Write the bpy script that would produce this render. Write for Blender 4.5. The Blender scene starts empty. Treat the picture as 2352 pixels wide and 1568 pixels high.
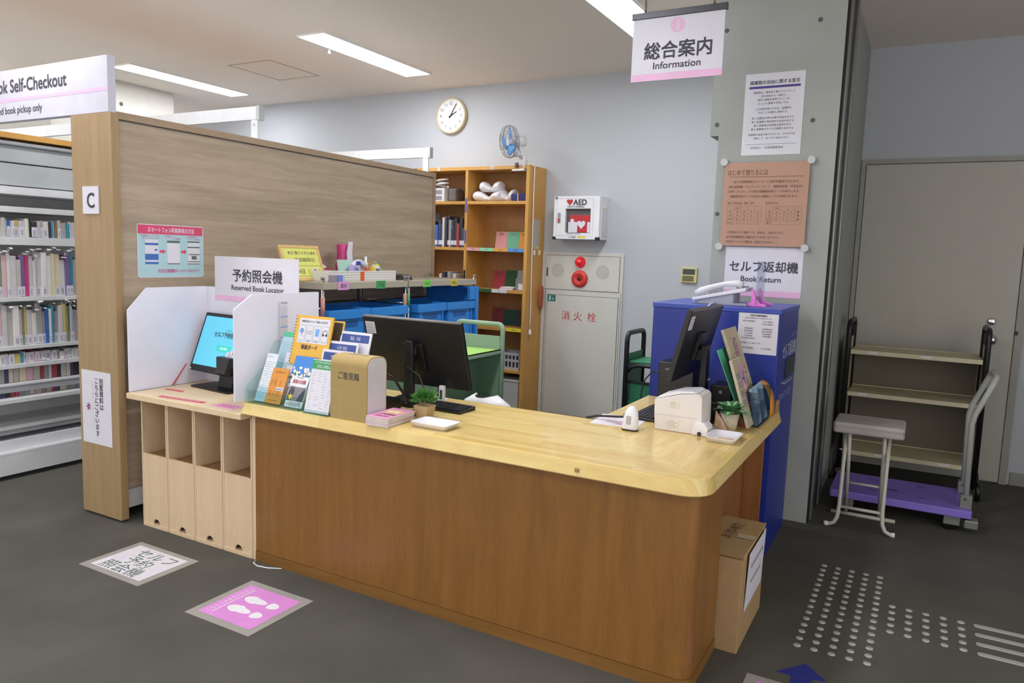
import bpy, bmesh, math, random
from mathutils import Vector, Matrix
rad = math.radians
S = bpy.context.scene
COL = S.collection
random.seed(11)

# ---------------------------------------------------------------- camera, world, exposure
YAW, PITCH, ROLL, FPX = -0.501527, 0.116077, 0.033615, 1713.26
cy, sy, cp, sp = math.cos(YAW), math.sin(YAW), math.cos(PITCH), math.sin(PITCH)
fwd = Vector((sy*cp, cy*cp, -sp)); rgt = Vector((cy, -sy, 0)); upv = rgt.cross(fwd)
cr, sr = math.cos(ROLL), math.sin(ROLL)
r2 = cr*rgt + sr*upv; u2 = -sr*rgt + cr*upv
cd = bpy.data.cameras.new('camera'); cam = bpy.data.objects.new('camera', cd); COL.objects.link(cam)
cm = Matrix((r2, u2, -fwd)).transposed().to_4x4(); cm.translation = Vector((0, 0, 1.5)); cam.matrix_world = cm
cd.sensor_width = 36.0; cd.sensor_fit = 'HORIZONTAL'; cd.lens = FPX*36.0/2352.0; cd.clip_start = 0.05
S.camera = cam
S.view_settings.view_transform = 'Standard'; S.view_settings.look = 'None'
S.view_settings.gamma = 1.0; S.view_settings.use_curve_mapping = False
S.view_settings.exposure = 1.0
W = bpy.data.worlds.new('world'); S.world = W; W.use_nodes = True
W.node_tree.nodes['Background'].inputs[0].default_value = (1, 0.97, 0.95, 1)
W.node_tree.nodes['Background'].inputs[1].default_value = 0.85
S.cycles.diffuse_bounces = 6
S.cycles.transparent_max_bounces = 32
LAMP = 15.0            # emission of the ceiling light diffusers

# ---------------------------------------------------------------- materials
def lin(h):
    h = h.lstrip('#'); o = []
    for i in (0, 2, 4):
        c = int(h[i:i+2], 16)/255.0
        o.append(c/12.92 if c <= .04045 else ((c+.055)/1.055)**2.4)
    return (o[0], o[1], o[2], 1)
_m = {}
def nodemat(name):
    m = bpy.data.materials.new(name); m.use_nodes = True
    nt = m.node_tree; b = nt.nodes['Principled BSDF']
    return m, nt, b
def sc(c, k): return (min(1, c[0]*k), min(1, c[1]*k), min(1, c[2]*k), 1)
def mat(name, col='#cccccc', rough=.5, metal=0.0, spec=.5, var=.05, scale=9.0, bump=0.0, emit=0.0, coat=0.0):
    if name in _m: return _m[name]
    m, nt, b = nodemat(name); c = lin(col)
    tc = nt.nodes.new('ShaderNodeTexCoord'); nz = nt.nodes.new('ShaderNodeTexNoise')
    nz.inputs['Scale'].default_value = scale; nz.inputs['Detail'].default_value = 4
    nt.links.new(tc.outputs['Object'], nz.inputs['Vector'])
    rp = nt.nodes.new('ShaderNodeValToRGB')
    rp.color_ramp.elements[0].color = sc(c, 1-var); rp.color_ramp.elements[1].color = sc(c, 1+var)
    rp.color_ramp.elements[0].position = .3; rp.color_ramp.elements[1].position = .7
    nt.links.new(nz.outputs[0], rp.inputs[0]); nt.links.new(rp.outputs[0], b.inputs['Base Color'])
    b.inputs['Roughness'].default_value = rough; b.inputs['Metallic'].default_value = metal
    b.inputs['Specular IOR Level'].default_value = spec; b.inputs['Coat Weight'].default_value = coat
    if bump:
        bp = nt.nodes.new('ShaderNodeBump'); bp.inputs['Strength'].default_value = bump; bp.inputs['Distance'].default_value = .002
        n2 = nt.nodes.new('ShaderNodeTexNoise'); n2.inputs['Scale'].default_value = scale*12
        nt.links.new(tc.outputs['Object'], n2.inputs['Vector'])
        nt.links.new(n2.outputs[0], bp.inputs['Height']); nt.links.new(bp.outputs[0], b.inputs['Normal'])
    if emit:
        nt.links.new(rp.outputs[0], b.inputs['Emission Color']); b.inputs['Emission Strength'].default_value = emit
    _m[name] = m
    return m
def wood(name, c1='#999999', c2='#aaaaaa', stretch=(1, 1, 14), scale=3.0, rough=.45, fine=.35, coat=0.0):
    if name in _m: return _m[name]
    m, nt, b = nodemat(name)
    tc = nt.nodes.new('ShaderNodeTexCoord'); mp = nt.nodes.new('ShaderNodeMapping')
    mp.inputs['Scale'].default_value = stretch
    nt.links.new(tc.outputs['Object'], mp.inputs['Vector'])
    n1 = nt.nodes.new('ShaderNodeTexNoise'); n1.inputs['Scale'].default_value = scale; n1.inputs['Detail'].default_value = 6; n1.inputs['Distortion'].default_value = .6
    n2 = nt.nodes.new('ShaderNodeTexNoise'); n2.inputs['Scale'].default_value = scale*9; n2.inputs['Detail'].default_value = 3
    nt.links.new(mp.outputs[0], n1.inputs['Vector']); nt.links.new(mp.outputs[0], n2.inputs['Vector'])
    mx = nt.nodes.new('ShaderNodeMix'); mx.data_type = 'FLOAT'; mx.inputs[0].default_value = fine
    nt.links.new(n1.outputs[0], mx.inputs[2]); nt.links.new(n2.outputs[0], mx.inputs[3])
    rp = nt.nodes.new('ShaderNodeValToRGB'); rp.color_ramp.elements[0].color = lin(c1); rp.color_ramp.elements[1].color = lin(c2)
    rp.color_ramp.elements[0].position = .34; rp.color_ramp.elements[1].position = .66
    nt.links.new(mx.outputs[0], rp.inputs[0]); nt.links.new(rp.outputs[0], b.inputs['Base Color'])
    b.inputs['Roughness'].default_value = rough; b.inputs['Coat Weight'].default_value = coat
    _m[name] = m
    return m
def glass(name, col='#ffffff', alpha_mix=.12, rough=.03):
    if name in _m: return _m[name]
    m, nt, b = nodemat(name); out = nt.nodes['Material Output']
    tr = nt.nodes.new('ShaderNodeBsdfTransparent'); tr.inputs[0].default_value = lin(col)
    gl = nt.nodes.new('ShaderNodeBsdfGlossy'); gl.inputs['Roughness'].default_value = rough
    lw = nt.nodes.new('ShaderNodeLayerWeight'); lw.inputs[0].default_value = .5
    nz = nt.nodes.new('ShaderNodeTexNoise'); nz.inputs['Scale'].default_value = 4
    pw = nt.nodes.new('ShaderNodeMath'); pw.operation = 'POWER'; pw.inputs[1].default_value = 4
    ad = nt.nodes.new('ShaderNodeMath'); ad.operation = 'MULTIPLY_ADD'; ad.inputs[1].default_value = .35
    ml = nt.nodes.new('ShaderNodeMath'); ml.operation = 'MULTIPLY'; ml.inputs[1].default_value = alpha_mix*.15
    nt.links.new(nz.outputs[0], ml.inputs[0]); nt.links.new(lw.outputs['Facing'], pw.inputs[0]); nt.links.new(pw.outputs[0], ad.inputs[0]); nt.links.new(ml.outputs[0], ad.inputs[2])
    mx = nt.nodes.new('ShaderNodeMixShader')
    nt.links.new(ad.outputs[0], mx.inputs[0]); nt.links.new(tr.outputs[0], mx.inputs[1]); nt.links.new(gl.outputs[0], mx.inputs[2])
    nt.links.new(mx.outputs[0], out.inputs[0]); _m[name] = m
    return m
def butcher(name):
    m, nt, b = nodemat(name)
    tc = nt.nodes.new('ShaderNodeTexCoord'); sx = nt.nodes.new('ShaderNodeSeparateXYZ')
    geo = nt.nodes.new('ShaderNodeNewGeometry')
    nt.links.new(geo.outputs['Position'], sx.inputs[0])
    add = nt.nodes.new('ShaderNodeMath'); nt.links.new(sx.outputs[0], add.inputs[0]); nt.links.new(sx.outputs[1], add.inputs[1])
    gt = nt.nodes.new('ShaderNodeMath'); gt.operation = 'GREATER_THAN'; gt.inputs[1].default_value = 1.83
    nt.links.new(add.outputs[0], gt.inputs[0])
    sw = nt.nodes.new('ShaderNodeCombineXYZ'); nt.links.new(sx.outputs[1], sw.inputs[0]); nt.links.new(sx.outputs[0], sw.inputs[1])
    fl = nt.nodes.new('ShaderNodeCombineXYZ'); nt.links.new(sx.outputs[0], fl.inputs[0]); nt.links.new(sx.outputs[1], fl.inputs[1])
    mv = nt.nodes.new('ShaderNodeMix'); mv.data_type = 'VECTOR'
    nt.links.new(gt.outputs[0], mv.inputs[0]); nt.links.new(fl.outputs[0], mv.inputs[4]); nt.links.new(sw.outputs[0], mv.inputs[5])
    br = nt.nodes.new('ShaderNodeTexBrick'); br.inputs['Scale'].default_value = 1.0
    br.inputs['Color1'].default_value = lin('#e0c988'); br.inputs['Color2'].default_value = lin('#d2b468')
    br.inputs['Mortar'].default_value = lin('#cbad62'); br.inputs['Mortar Size'].default_value = .0006
    br.inputs['Brick Width'].default_value = .42; br.inputs['Row Height'].default_value = .036; br.offset = .37; br.offset_frequency = 3
    nt.links.new(mv.outputs[1], br.inputs['Vector'])
    mp = nt.nodes.new('ShaderNodeMapping'); mp.inputs['Scale'].default_value = (2, 30, 2); nt.links.new(mv.outputs[1], mp.inputs['Vector'])
    nz = nt.nodes.new('ShaderNodeTexNoise'); nz.inputs['Scale'].default_value = 4; nz.inputs['Detail'].default_value = 5
    nt.links.new(mp.outputs[0], nz.inputs['Vector'])
    mx = nt.nodes.new('ShaderNodeMix'); mx.data_type = 'RGBA'; mx.blend_type = 'OVERLAY'; mx.inputs[0].default_value = .3
    nt.links.new(br.outputs[0], mx.inputs[6]); nt.links.new(nz.outputs[0], mx.inputs[7])
    nt.links.new(mx.outputs[2], b.inputs['Base Color']); b.inputs['Roughness'].default_value = .26; b.inputs['Coat Weight'].default_value = .25
    _m[name] = m
    return m
def perforated(name, col, hole, pitch=.0125, r=.0032, axes=(1, 2)):
    if name in _m: return _m[name]
    m, nt, b = nodemat(name)
    tc = nt.nodes.new('ShaderNodeTexCoord'); mp = nt.nodes.new('ShaderNodeMapping'); mp.inputs['Scale'].default_value = (1/pitch,)*3
    fr = nt.nodes.new('ShaderNodeVectorMath'); fr.operation = 'FRACTION'
    sb = nt.nodes.new('ShaderNodeVectorMath'); sb.operation = 'SUBTRACT'; sb.inputs[1].default_value = (.5, .5, .5)
    sp_ = nt.nodes.new('ShaderNodeSeparateXYZ'); cb = nt.nodes.new('ShaderNodeCombineXYZ')
    ln = nt.nodes.new('ShaderNodeVectorMath'); ln.operation = 'LENGTH'
    lt = nt.nodes.new('ShaderNodeMath'); lt.operation = 'LESS_THAN'; lt.inputs[1].default_value = r/pitch
    nt.links.new(tc.outputs['Object'], mp.inputs[0]); nt.links.new(mp.outputs[0], fr.inputs[0]); nt.links.new(fr.outputs[0], sb.inputs[0])
    nt.links.new(sb.outputs[0], sp_.inputs[0]); nt.links.new(sp_.outputs[axes[0]], cb.inputs[0]); nt.links.new(sp_.outputs[axes[1]], cb.inputs[1])
    nt.links.new(cb.outputs[0], ln.inputs[0]); nt.links.new(ln.outputs['Value'], lt.inputs[0])
    mx = nt.nodes.new('ShaderNodeMix'); mx.data_type = 'RGBA'; mx.inputs[6].default_value = lin(col); mx.inputs[7].default_value = lin(hole)
    nt.links.new(lt.outputs[0], mx.inputs[0]); nt.links.new(mx.outputs[2], b.inputs['Base Color']); b.inputs['Roughness'].default_value = .45
    _m[name] = m
    return m

WHITE = lambda: mat('white_plastic', '#e4e4e8', .4)
PAPER = lambda: mat('white_paper', '#d6d5e0', .6, var=.02)
INK = lambda: mat('dark_ink', '#3a3a44', .6)
BLACK = lambda: mat('black_plastic', '#141416', .38)
STEEL = lambda: mat('white_painted_steel', '#d3d6da', .35)
CHROME = lambda: mat('chrome', '#c8c8cc', .18, 1.0)
PINKBAND = lambda: mat('pale_pink_print', '#e3b4da', .5)
OAKP = lambda: wood('counter_panel_wood', '#7a5224', '#8d622d', (4, 4, .35), 6, .42, .4, .1)
OAKL = lambda: wood('bookcase_wood', '#bd8c44', '#cb9b53', (5, 5, .4), 5, .45)
BIRCH = lambda: wood('pale_birch', '#cdb392', '#d9c2a3', (5, 5, .5), 5, .5)

# ---------------------------------------------------------------- mesh helpers
def mw(o):
    m = o.matrix_basis.copy(); p = o.parent
    while p: m = p.matrix_basis @ m; p = p.parent
    return m
class MB:
    def __init__(s): s.bm = bmesh.new()
    def _vf(s, vs, fs, sm=False):
        v = [s.bm.verts.new(p) for p in vs]
        for f in fs:
            try:
                fc = s.bm.faces.new([v[i] for i in f]); fc.smooth = sm
            except ValueError: pass
        return v
    def box(s, x0, x1, y0, y1, z0, z1):
        s._vf([(x0,y0,z0),(x1,y0,z0),(x1,y1,z0),(x0,y1,z0),(x0,y0,z1),(x1,y0,z1),(x1,y1,z1),(x0,y1,z1)],
              [(3,2,1,0),(4,5,6,7),(0,1,5,4),(1,2,6,5),(2,3,7,6),(3,0,4,7)]); return s
    def hexa(s, b, t):
        s._vf(list(b)+list(t), [(3,2,1,0),(4,5,6,7),(0,1,5,4),(1,2,6,5),(2,3,7,6),(3,0,4,7)]); return s
    def loft(s, rings, cap=True, sm=False, closed=True):
        n = len(rings[0]); v = []
        for r in rings: v += list(r)
        f = []
        for k in range(len(rings)-1):
            for i in range(n if closed else n-1):
                j = (i+1) % n; f.append((k*n+i, k*n+j, (k+1)*n+j, (k+1)*n+i))
        vs = s._vf(v, f, sm)
        if cap and closed:
            try: s.bm.faces.new(list(reversed(vs[:n])))
            except ValueError: pass
            try: s.bm.faces.new(vs[-n:])
            except ValueError: pass
        return s
    def prism(s, pts, h0, h1, ax='z', sm=False):
        def g(p, h): return {'z': (p[0], p[1], h), 'y': (p[0], h, p[1]), 'x': (h, p[0], p[1])}[ax]
        return s.loft([[g(p, h0) for p in pts], [g(p, h1) for p in pts]], True, sm)
    def tube(s, pts, r, seg=10, closed=False, rs=None):
        pts = [Vector(p) for p in pts]; n = len(pts); rings = []
        t0 = (pts[1]-pts[0]).normalized(); nrm = t0.orthogonal().normalized()
        for i in range(n):
            a = pts[i-1] if (i > 0 or closed) else pts[i]; b = pts[(i+1) % n] if (i < n-1 or closed) else pts[i]
            t = (b-a).normalized(); nrm = (nrm - t*nrm.dot(t))
            nrm = nrm.normalized() if nrm.length > 1e-6 else t.orthogonal().normalized()
            bn = t.cross(nrm); rr = rs[i] if rs else r
            rings.append([pts[i]+rr*(math.cos(2*math.pi*k/seg)*nrm+math.sin(2*math.pi*k/seg)*bn) for k in range(seg)])
        if closed: rings.append(rings[0])
        return s.loft(rings, not closed, True)
    def cyl(s, a, b, r, seg=20): return s.tube([a, b], r, seg)
    def lathe(s, prof, c=(0,0,0), seg=28, sm=True, frame=None):
        rings = []
        for r, z in prof:
            ring = []
            for k in range(seg):
                p = Vector((r*math.cos(2*math.pi*k/seg), r*math.sin(2*math.pi*k/seg), z))
                if frame is not None: p = frame @ p
                ring.append(p+Vector(c))
            rings.append(ring)
        return s.loft(rings, True, sm)
    def ball(s, c, r, sx=1, sy=1, sz=1, n=12):
        prof = [(max(1e-4, r*math.sin(math.pi*i/n)), -r*math.cos(math.pi*i/n)) for i in range(n+1)]
        return s.lathe(prof, c, 16, True, Matrix.Diagonal((sx, sy, sz)))
    def build(s, name, m, parent=None, local=False, bev=0.0, loc=None, sub=0):
        bm = s.bm
        bmesh.ops.recalc_face_normals(bm, faces=bm.faces[:])
        o = bpy.data.objects.new(name, None) if False else None
        me = bpy.data.meshes.new(name)
        if parent is not None:
            if not local: bm.transform(mw(parent).inverted())
        elif loc is None and not local:
            xs = [v.co for v in bm.verts]
            loc = ((min(v.x for v in xs)+max(v.x for v in xs))/2, (min(v.y for v in xs)+max(v.y for v in xs))/2, min(v.z for v in xs))
        if parent is None and loc is not None and not local: bm.transform(Matrix.Translation(-Vector(loc)))
        bm.to_mesh(me); bm.free(); me.materials.append(m)
        o = bpy.data.objects.new(name, me); COL.objects.link(o)
        if parent is not None: o.parent = parent
        elif loc is not None: o.location = loc
        if bev:
            b = o.modifiers.new('bevel', 'BEVEL'); b.width = bev; b.segments = 2; b.limit_method = 'ANGLE'; b.angle_limit = rad(50)
            b.use_clamp_overlap = True
        if sub:
            d = o.modifiers.new('sub', 'SUBSURF'); d.levels = sub; d.render_levels = sub
        return o
def tag(o, label, cat, group=None, kind=None):
    o['label'] = label; o['category'] = cat
    if group: o['group'] = group
    if kind: o['kind'] = kind
    return o
def struct(o): o['kind'] = 'structure'; return o
def thing(name, label, cat, loc=(0,0,0), rotz=0, group=None):
    o = bpy.data.objects.new(name, None); COL.objects.link(o); o.empty_display_size = .1
    o.location = loc; o.rotation_euler = (0, 0, rotz); return tag(o, label, cat, group)
def dup(root, loc, rotz=None, label=None):
    r = root.copy(); COL.objects.link(r); r.location = loc
    if rotz is not None: r.rotation_euler = (0, 0, rotz)
    if label: r['label'] = label
    for ch in list(root.children):
        c = ch.copy(); COL.objects.link(c); c.parent = r
        for g in list(ch.children):
            d = g.copy(); COL.objects.link(d); d.parent = c
    return r
def bx(name, m, parent, *a, bev=.002, loc=None): return MB().box(*a).build(name, m, parent, bev=bev, loc=loc)
def arc(cx, cy_, r, a0, a1, n=8): return [(cx+r*math.cos(rad(a0+(a1-a0)*i/n)), cy_+r*math.sin(rad(a0+(a1-a0)*i/n))) for i in range(n+1)]
def rrect(x0, x1, y0, y1, r, n=5):
    return arc(x1-r, y0+r, r, -90, 0, n)+arc(x1-r, y1-r, r, 0, 90, n)+arc(x0+r, y1-r, r, 90, 180, n)+arc(x0+r, y0+r, r, 180, 270, n)

# ---------------------------------------------------------------- text and printed sheets
_t = {}
def text_geo(s):
    k = s
    if k in _t: return _t[k]
    cu = bpy.data.curves.new('lettering', 'FONT'); cu.body = s; cu.size = 1; cu.resolution_u = 3
    o = bpy.data.objects.new('lettering', cu); COL.objects.link(o)
    dg = bpy.context.evaluated_depsgraph_get(); dg.update()
    me = bpy.data.meshes.new_from_object(o.evaluated_get(dg))
    vs = [(v.co.x, v.co.y) for v in me.vertices]; fs = [tuple(p.vertices) for p in me.polygons]
    bpy.data.objects.remove(o); bpy.data.curves.remove(cu); bpy.data.meshes.remove(me)
    xs = [v[0] for v in vs] or [0, 1]
    _t[k] = (vs, fs, min(xs), max(xs)); return _t[k]
def decal(parent, name, m, items, dz=.0008):
    """items in the parent's own x (right), y (up): ('t',text,xc,y,size[,width[,bold]]) ('r',x0,y0,x1,y1) ('c',x,y,r[,ry]) ('p',pts)"""
    mb = MB()
    for it in items:
        if it[0] == 't':
            _, s, x, y, size = it[:5]; w = it[5] if len(it) > 5 and it[5] else None; bold = it[6] if len(it) > 6 else 0.0
            vs, fs, a, b = text_geo(s)
            if not vs: continue
            k = w/(b-a) if w else size; e = bold*size*1.3
            for q_, (ex, ey) in enumerate(((e, e), (-e, e), (e, -e), (-e, -e)) if bold else ((0, 0),)):
                mb._vf([(x+ex+(v[0]-(a+b)/2)*k, y+ey+v[1]*size, dz+q_*.00006) for v in vs], fs)
        elif it[0] == 'r': mb._vf([(it[1], it[2], dz), (it[3], it[2], dz), (it[3], it[4], dz), (it[1], it[4], dz)], [(0, 1, 2, 3)])
        elif it[0] == 'c':
            ry = it[4] if len(it) > 4 else it[3]
            mb._vf([(it[1]+it[3]*math.cos(2*math.pi*k/28), it[2]+ry*math.sin(2*math.pi*k/28), dz) for k in range(28)], [tuple(range(28))])
        elif it[0] == 'p': mb._vf([(p[0], p[1], dz) for p in it[1]], [tuple(range(len(it[1])))])
        elif it[0] == 'o':
            n = 24; x, y, ra, rb = it[1:5]
            v = [(x+q*math.cos(2*math.pi*k/n), y+q*math.sin(2*math.pi*k/n), dz) for q in (ra, rb) for k in range(n)]
            mb._vf(v, [(k, (k+1) % n, n+(k+1) % n, n+k) for k in range(n)])
    for f in mb.bm.faces:
        f.normal_update()
        if f.normal.z < 0: f.normal_flip()
    me = bpy.data.meshes.new(name); mb.bm.to_mesh(me); mb.bm.free(); me.materials.append(m)
    o = bpy.data.objects.new(name, me); COL.objects.link(o); o.parent = parent
    return o
def rot_front(a=0): a = rad(a); return Matrix(((1,0,0),(0,math.sin(a),-math.cos(a)),(0,math.cos(a),math.sin(a))))
def rot_right(a=0): a = rad(a); return Matrix(((0,-math.sin(a),math.cos(a)),(1,0,0),(0,math.cos(a),math.sin(a))))
def rot_up(a=0): return Matrix.Rotation(rad(a), 3, 'Z')
def sheet(name, label, cat, loc, rot, w, h, m, t=.0012, group=None, parent=None, bev=0):
    mb = MB().box(-w/2, w/2, 0, h, -t, 0)
    o = mb.build(name, m, None, local=True, bev=bev)
    o.matrix_basis = Matrix.Translation(loc) @ rot.to_4x4()
    if parent is not None: o.parent = parent; o.matrix_basis = mw(parent).inverted() @ o.matrix_basis
    if label: tag(o, label, cat, group)
    return o
def para(lines, x, y, dy, size, w=None): return [('t', s, x, y-dy*i, size) for i, s in enumerate(lines) if s]

# ---------------------------------------------------------------- room shell
XL, XR, YF, YB, ZC = -9.0, 2.6, -3.2, 6.22, 3.08
carpet = mat('grey_carpet', '#565550', .95, spec=.1, var=.12, scale=3.0, bump=.5)
paint = mat('white_wall_paint', '#b9bec5', .7, spec=.2, var=.015, scale=2)
ceil_p = mat('ceiling_board', '#eae1d8', .85, spec=.1, var=.03, scale=60)
conc = mat('grey_concrete', '#a0a4a1', .75, spec=.2, var=.05, scale=3)
doorp = mat('grey_door_paint', '#b5b3aa', .5, var=.02)
struct(bx('floor', carpet, None, XL, XR, YF, YB, -.1, 0, bev=0))
struct(bx('ceiling', ceil_p, None, XL, XR, YF, YB, ZC, ZC+.1, bev=0))
struct(bx('wall_back', paint, None, XL, XR, YB, YB+.1, 0, ZC, bev=0))
struct(bx('wall_right', paint, None, XR, XR+.1, 3.4, YB, 0, ZC, bev=0))
pil = struct(MB().box(-1.14, -.49, 4.53, YB, 0, 2.235).box(-1.19, -.49, 4.53, YB, 2.235, ZC).build('wall_pillar', conc))
colm = struct(bx('wall_column', mat('pale_concrete', '#c3c2bc', .75, var=.03), None, -8.2, -7.17, 4.1, 5.4, 0, ZC))
hole = mat('tie_hole_grey', '#55585a', .8)
mbh = MB()
for x, z in ((-1.153, 2.299), (-.623, 2.297), (-.623, 2.834), (-1.118, 1.78), (-1.13, 2.83)): mbh.cyl((x, 4.529, z), (x, 4.532, z), .013)
mbh.build('tie_hole', hole, pil)
mbh = MB()
for y, z in ((4.8, 2.86), (5.33, 2.75)): mbh.cyl((-7.171, y, z), (-7.168, y, z), .02)
mbh.build('tie_hole', hole, colm)
# shutter guide rail on the side of the pillar
ds = mat('brushed_steel', '#9b9c9a', .3, .8)
rail = struct(MB().box(-.49, -.472, 4.6, 4.69, 0, ZC).box(-.49, -.472, 4.93, 5.02, 0, ZC).box(-.49, -.484, 4.69, 4.93, 0, ZC).build('trim_1', ds, bev=.002))
bx('guide_slot', mat('dark_slot', '#2c2b29', .5), rail, -.484, -.480, 4.69, 4.93, 0, ZC-.01, bev=0)
bx('shadow_gap', mat('black_gap', '#0e0e0f', .6), rail, -.4895, -.481, 4.545, 4.6, 0, ZC-.01, bev=0)
struct(MB().box(-5.57, -5.555, 4.75, 5.35, ZC-.003, ZC).box(-5.07, -5.055, 4.75, 5.35, ZC-.003, ZC).box(-5.57, -5.055, 4.745, 4.76, ZC-.003, ZC)
       .box(-5.57, -5.055, 5.34, 5.355, ZC-.003, ZC).build('trim_2', mat('hatch_frame', '#b4aca4', .6)))
# door at the end of the recess
d = struct(MB().box(-.485, -.455, 6.19, 6.22, 0, 2.28).box(.575, .62, 6.19, 6.22, 0, 2.28).box(-.455, .575, 6.19, 6.22, 2.25, 2.28).build('door_1', mat('door_frame_paint', '#9c9b94', .5)))
bx('door_leaf', doorp, d, -.450, .570, 6.196, 6.218, .01, 2.244, bev=.002)
MB().lathe([(.001, 0), (.033, 0), (.033, .006), (.012, .01), (.012, .035), (.03, .045), (.033, .06), (.025, .072), (.001, .075)], (.44, 6.195, 1.02), 20, True, Matrix.Rotation(rad(90), 3, 'X')).build('door_knob', CHROME(), d)
MB().lathe([(.001, 0), (.026, 0), (.026, .01), (.02, .014), (.001, .014)], (.43, 6.195, 1.145), 20, True, Matrix.Rotation(rad(90), 3, 'X')).build('deadbolt', CHROME(), d)
bx('strike_plate', BLACK(), d, .575, .592, 6.186, 6.191, 1.06, 1.09, bev=0)
struct(bx('baseboard_back', mat('grey_skirting', '#8f8e88', .6), None, .64, XR, 6.205, 6.22, 0, .09))

# ---------------------------------------------------------------- ceiling lights
diff = mat('lit_diffuser', '#fdfdff', .5, var=0, emit=LAMP)
lframe = mat('light_frame', '#e8e8e8', .5)
def ceiling_light(x, y, label):
    t = thing('ceiling_light', label, 'ceiling light', (x, y, ZC), 0, 'recessed ceiling light panels')
    MB().box(x-.14, x-.128, y-.68, y+.68, ZC-.012, ZC).box(x+.128, x+.14, y-.68, y+.68, ZC-.012, ZC).box(x-.128, x+.128, y-.68, y-.668, ZC-.012, ZC).box(x-.128, x+.128, y+.668, y+.68, ZC-.012, ZC).build('light_frame', lframe, t)
    bx('diffuser', diff, t, x-.128, x+.128, y-.667, y+.667, ZC-.010, ZC-.001, bev=0)
    return t
L1 = ceiling_light(-6.5, 5.03, 'lit ceiling panel light above the far end of the white shelf beams, leftmost one')
L2 = ceiling_light(-4.15, 4.97, 'lit ceiling panel light over the wooden partition, nearest the wall clock')
L3 = ceiling_light(-1.845, 4.59, 'lit ceiling panel light beside the hanging information sign')
MB().cyl((-4.30, 4.66, ZC-.03), (-4.30, 4.66, ZC-.001), .006).ball((-4.30, 4.66, ZC-.035), .012).build('pull_switch', WHITE(), L2)
for i, (x, y) in enumerate(((-6.5, 2.15), (-4.15, 2.15), (-1.845, 2.2), (-4.15, -.6), (-1.845, -.6))):
    ceiling_light(x, y, 'lit ceiling panel light out of view above the floor in front of the counter')

# ---------------------------------------------------------------- service counter
TZ = .775
co = thing('service_counter', 'long wooden L-shaped information counter with pale butcher-block top and rounded corner', 'counter', (-1.65, 2.75, 0))
def ctop(i):
    r = .10
    return [(-2.735+i, 2.385+i)]+arc(-.562-i-r, 2.385+i+r, r, -90, 0, 10)+[(-.562-i, 3.815)]+[(-1.262+i, 3.815), (-1.262+i, 3.095-i), (-2.735+i, 3.095-i)]
rings = []
for z, i in ((.72, .003), (.724, 0), (.768, .012), (.773, .014), (.775, .018)): rings.append([(p[0], p[1], z) for p in ctop(i)])
MB().loft(rings).build('countertop', butcher('butcher_block'), co)
body = [(-2.70, 2.44)]+arc(-.60-.05, 2.44+.05, .05, -90, 0, 6)+[(-.60, 2.805), (-.63, 2.805), (-.63, 2.47), (-2.70, 2.47)]
MB().prism(body, .05, .72).build('front_panel', OAKP(), co)
body2 = [(-2.70, 2.437)]+arc(-.597-.05, 2.437+.05, .05, -90, 0, 6)+[(-.597, 2.808), (-.63, 2.808), (-.63, 2.47), (-2.70, 2.47)]
MB().prism(body2, 0, .048).build('plinth', wood('plinth_wood', '#755022', '#876030', (.35, 4, 4), 6), co)
bx('end_panel', BIRCH(), co, -2.722, -2.70, 2.44, 3.05, 0, .72)
dark = wood('wing_wood', '#86552b', '#99673a', (4, 4, .35), 6)
bx('wing_panel', dark, co, -.745, -.72, 2.81, 3.80, 0, .72)
bx('wing_panel', dark, co, -.72, -.63, 3.775, 3.80, 0, .72)
bx('inner_panel', dark, co, -1.24, -1.215, 3.12, 3.80, 0, .72)
bx('cable_cap', mat('brown_plug', '#9d8250', .5), co, -1.035, -1.020, 2.381, 2.388, .738, .753)

# ---------------------------------------------------------------- locator desk: four box shelves and a board
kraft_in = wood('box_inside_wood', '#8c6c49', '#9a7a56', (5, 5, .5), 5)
def box_shelf(x, label):
    w = .2065; h = .69; y0, y1 = 2.44, 2.78
    t = thing('box_shelf', label, 'box shelf', (x+w/2, 2.6, 0), 0, 'narrow birch box shelves under the locator desk')
    bx('side_panel', BIRCH(), t, x+.0012, x+.011, y0, y1, 0, h, bev=.0015); bx('side_panel', BIRCH(), t, x+w-.0115, x+w-.0017, y0, y1, 0, h, bev=.001)
    bx('back_panel', kraft_in, t, x+.011, x+w-.0115, y1-.01, y1, .02, h, bev=0)
    bx('bottom_board', BIRCH(), t, x+.011, x+w-.0115, y0-.002, y1-.01, 0, .02, bev=.001)
    bx('inner_shelf', kraft_in, t, x+.011, x+w-.0115, y0+.012, y1-.01, .37, .385, bev=0)
    xc = x+w*.52; a = x+.011; b = x+w-.0115; hr = .027
    fr = [(a, .02)]+[(xc-hr, .02)]+[(xc+hr*math.cos(rad(q)), .022+hr*math.sin(rad(q))) for q in range(180, -1, -20)]+[(xc+hr, .02), (b, .02), (b, .395), (a, .395)]
    MB().prism(fr, y0+.0025, y0+.012, 'y').build('front_panel', BIRCH(), t)
    return t
b0 = box_shelf(-3.5495, 'narrow birch box shelf beside the wooden partition, leftmost of the row of four')
for k, lb in ((1, 'narrow birch box shelf, second from the wooden partition'), (2, 'narrow birch box shelf, third from the wooden partition, small black tool inside'), (3, 'narrow birch box shelf touching the counter front, rightmost of four')):
    dup(b0, (b0.location.x+.2065*k, 2.6, 0), 0, lb)
dk = thing('desk_board', 'thin pale birch board on top of the four narrow box shelves', 'desk top', (-3.15, 2.65, .69))
bx('board', wood('board_birch', '#d6bd98', '#e2cdab', (.5, 5, 5), 5), dk, -3.585, -3.055, 2.385, 2.90, .69, .719)
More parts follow.
